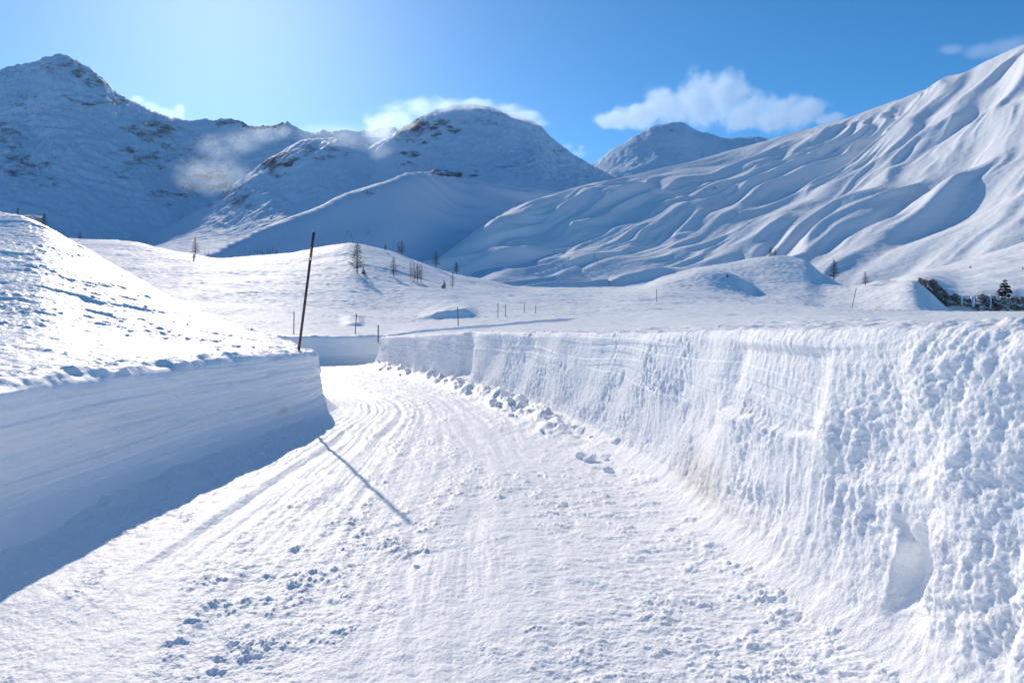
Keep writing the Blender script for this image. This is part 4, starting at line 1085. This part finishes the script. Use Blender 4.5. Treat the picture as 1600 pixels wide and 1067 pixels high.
cloud('blowing_snow', 'small white puff behind the right shoulder of the domed peak', 'blowing snow',
      [(x, y, 2950, rx * k, 10 * k, rz * k) for x, y, rx, rz in ((885,230,16,8),(905,240,16,8),(908,231,8,6))],
      0.008, 0.012, 0.6, 1.5, 0.5, edge=(0.0, 0.8))
k = 4500 / F
cloud('cloud', 'faint wisp of cloud above the top right ridge', 'cloud',
      [(x, y, 4500, rx * k, 20 * k, rz * k) for x, y, rx, rz in ((1580,72,50,20),(1530,80,40,14),(1490,78,25,10),(1640,65,50,24))],
      0.0040, 0.005, 0.68, 1.9, 0.5, edge=(0.0, 0.9))

# ------------------------------------------------------------------ thin mountain air
bm = bmesh.new(); bmesh.ops.create_cube(bm, size=1)
for v in bm.verts: v.co = (v.co.x * 14600, v.co.y * 14600, -2.4 + (v.co.z + .5) * 1502.4)
m = bpy.data.materials.new('haze'); m.use_nodes = True; nt = m.node_tree; nt.nodes.clear()
out = nt.nodes.new('ShaderNodeOutputMaterial'); pv = nt.nodes.new('ShaderNodeVolumePrincipled')
pv.inputs['Color'].default_value = (0.55, 0.78, 1.0, 1); pv.inputs['Density'].default_value = 0.9e-5; pv.inputs['Anisotropy'].default_value = 0.45
nt.links.new(pv.outputs[0], out.inputs['Volume'])
o = from_bm('haze', bm, m, smooth=False); tag(o, kind='stuff')

# ------------------------------------------------------------------ world, sun, camera
sun_d = Vector((343 - 800, F, HZ + 82)).normalized()
EL = math.asin(sun_d.z); AZ = math.atan2(sun_d.x, sun_d.y)
sl = bpy.data.lights.new('sun', 'SUN'); sl.energy = 3.75; sl.angle = math.radians(0.53); sl.color = (1.0, 0.875, 0.725)
so = bpy.data.objects.new('sun', sl); so.rotation_mode = 'QUATERNION'; so.rotation_quaternion = sun_d.to_track_quat('Z', 'Y'); COL.objects.link(so)
W = bpy.data.worlds.new('World'); S.world = W; W.use_nodes = True
nt = W.node_tree; bg = nt.nodes['Background']
sky = nt.nodes.new('ShaderNodeTexSky'); sky.sky_type = 'NISHITA'; sky.sun_disc = False
sky.sun_elevation = EL; sky.sun_rotation = AZ; sky.altitude = 2000; sky.air_density = 0.7; sky.dust_density = 0.95; sky.ozone_density = 6.0
hs = nt.nodes.new('ShaderNodeHueSaturation'); hs.inputs['Saturation'].default_value = 1.15; hs.inputs['Hue'].default_value = 0.487
tn = nt.nodes.new('ShaderNodeMix'); tn.data_type = 'RGBA'; tn.blend_type = 'MULTIPLY'; tn.inputs[0].default_value = 1; tn.inputs[7].default_value = (0.95, 0.98, 1.0, 1)
nt.links.new(sky.outputs['Color'], hs.inputs['Color']); nt.links.new(hs.outputs['Color'], tn.inputs[6]); nt.links.new(tn.outputs[2], bg.inputs['Color'])
bg.inputs['Strength'].default_value = 0.15

cam = bpy.data.cameras.new('camera'); cam.sensor_width = 36; cam.lens = 36 * F / 1600
cam.shift_y = -(533.5 - HZ) / 1600; cam.clip_end = 40000; cam.clip_start = 0.05
co = bpy.data.objects.new('camera', cam); co.location = (0, 0, CZ); co.rotation_euler = (math.pi / 2, 0, 0); COL.objects.link(co)
S.camera = co
cam.dof.use_dof = True; cam.dof.focus_distance = 18; cam.dof.aperture_fstop = 4.0
S.view_settings.view_transform = 'Standard'; S.view_settings.look = 'None'; S.view_settings.exposure = 0.15; S.view_settings.gamma = 1
S.cycles.use_denoising = True
S.cycles.max_bounces = 16; S.cycles.diffuse_bounces = 14; S.cycles.glossy_bounces = 2; S.cycles.volume_bounces = 8; S.cycles.volume_step_rate = 0.35; S.cycles.volume_max_steps = 256
S.cycles.use_adaptive_sampling = True
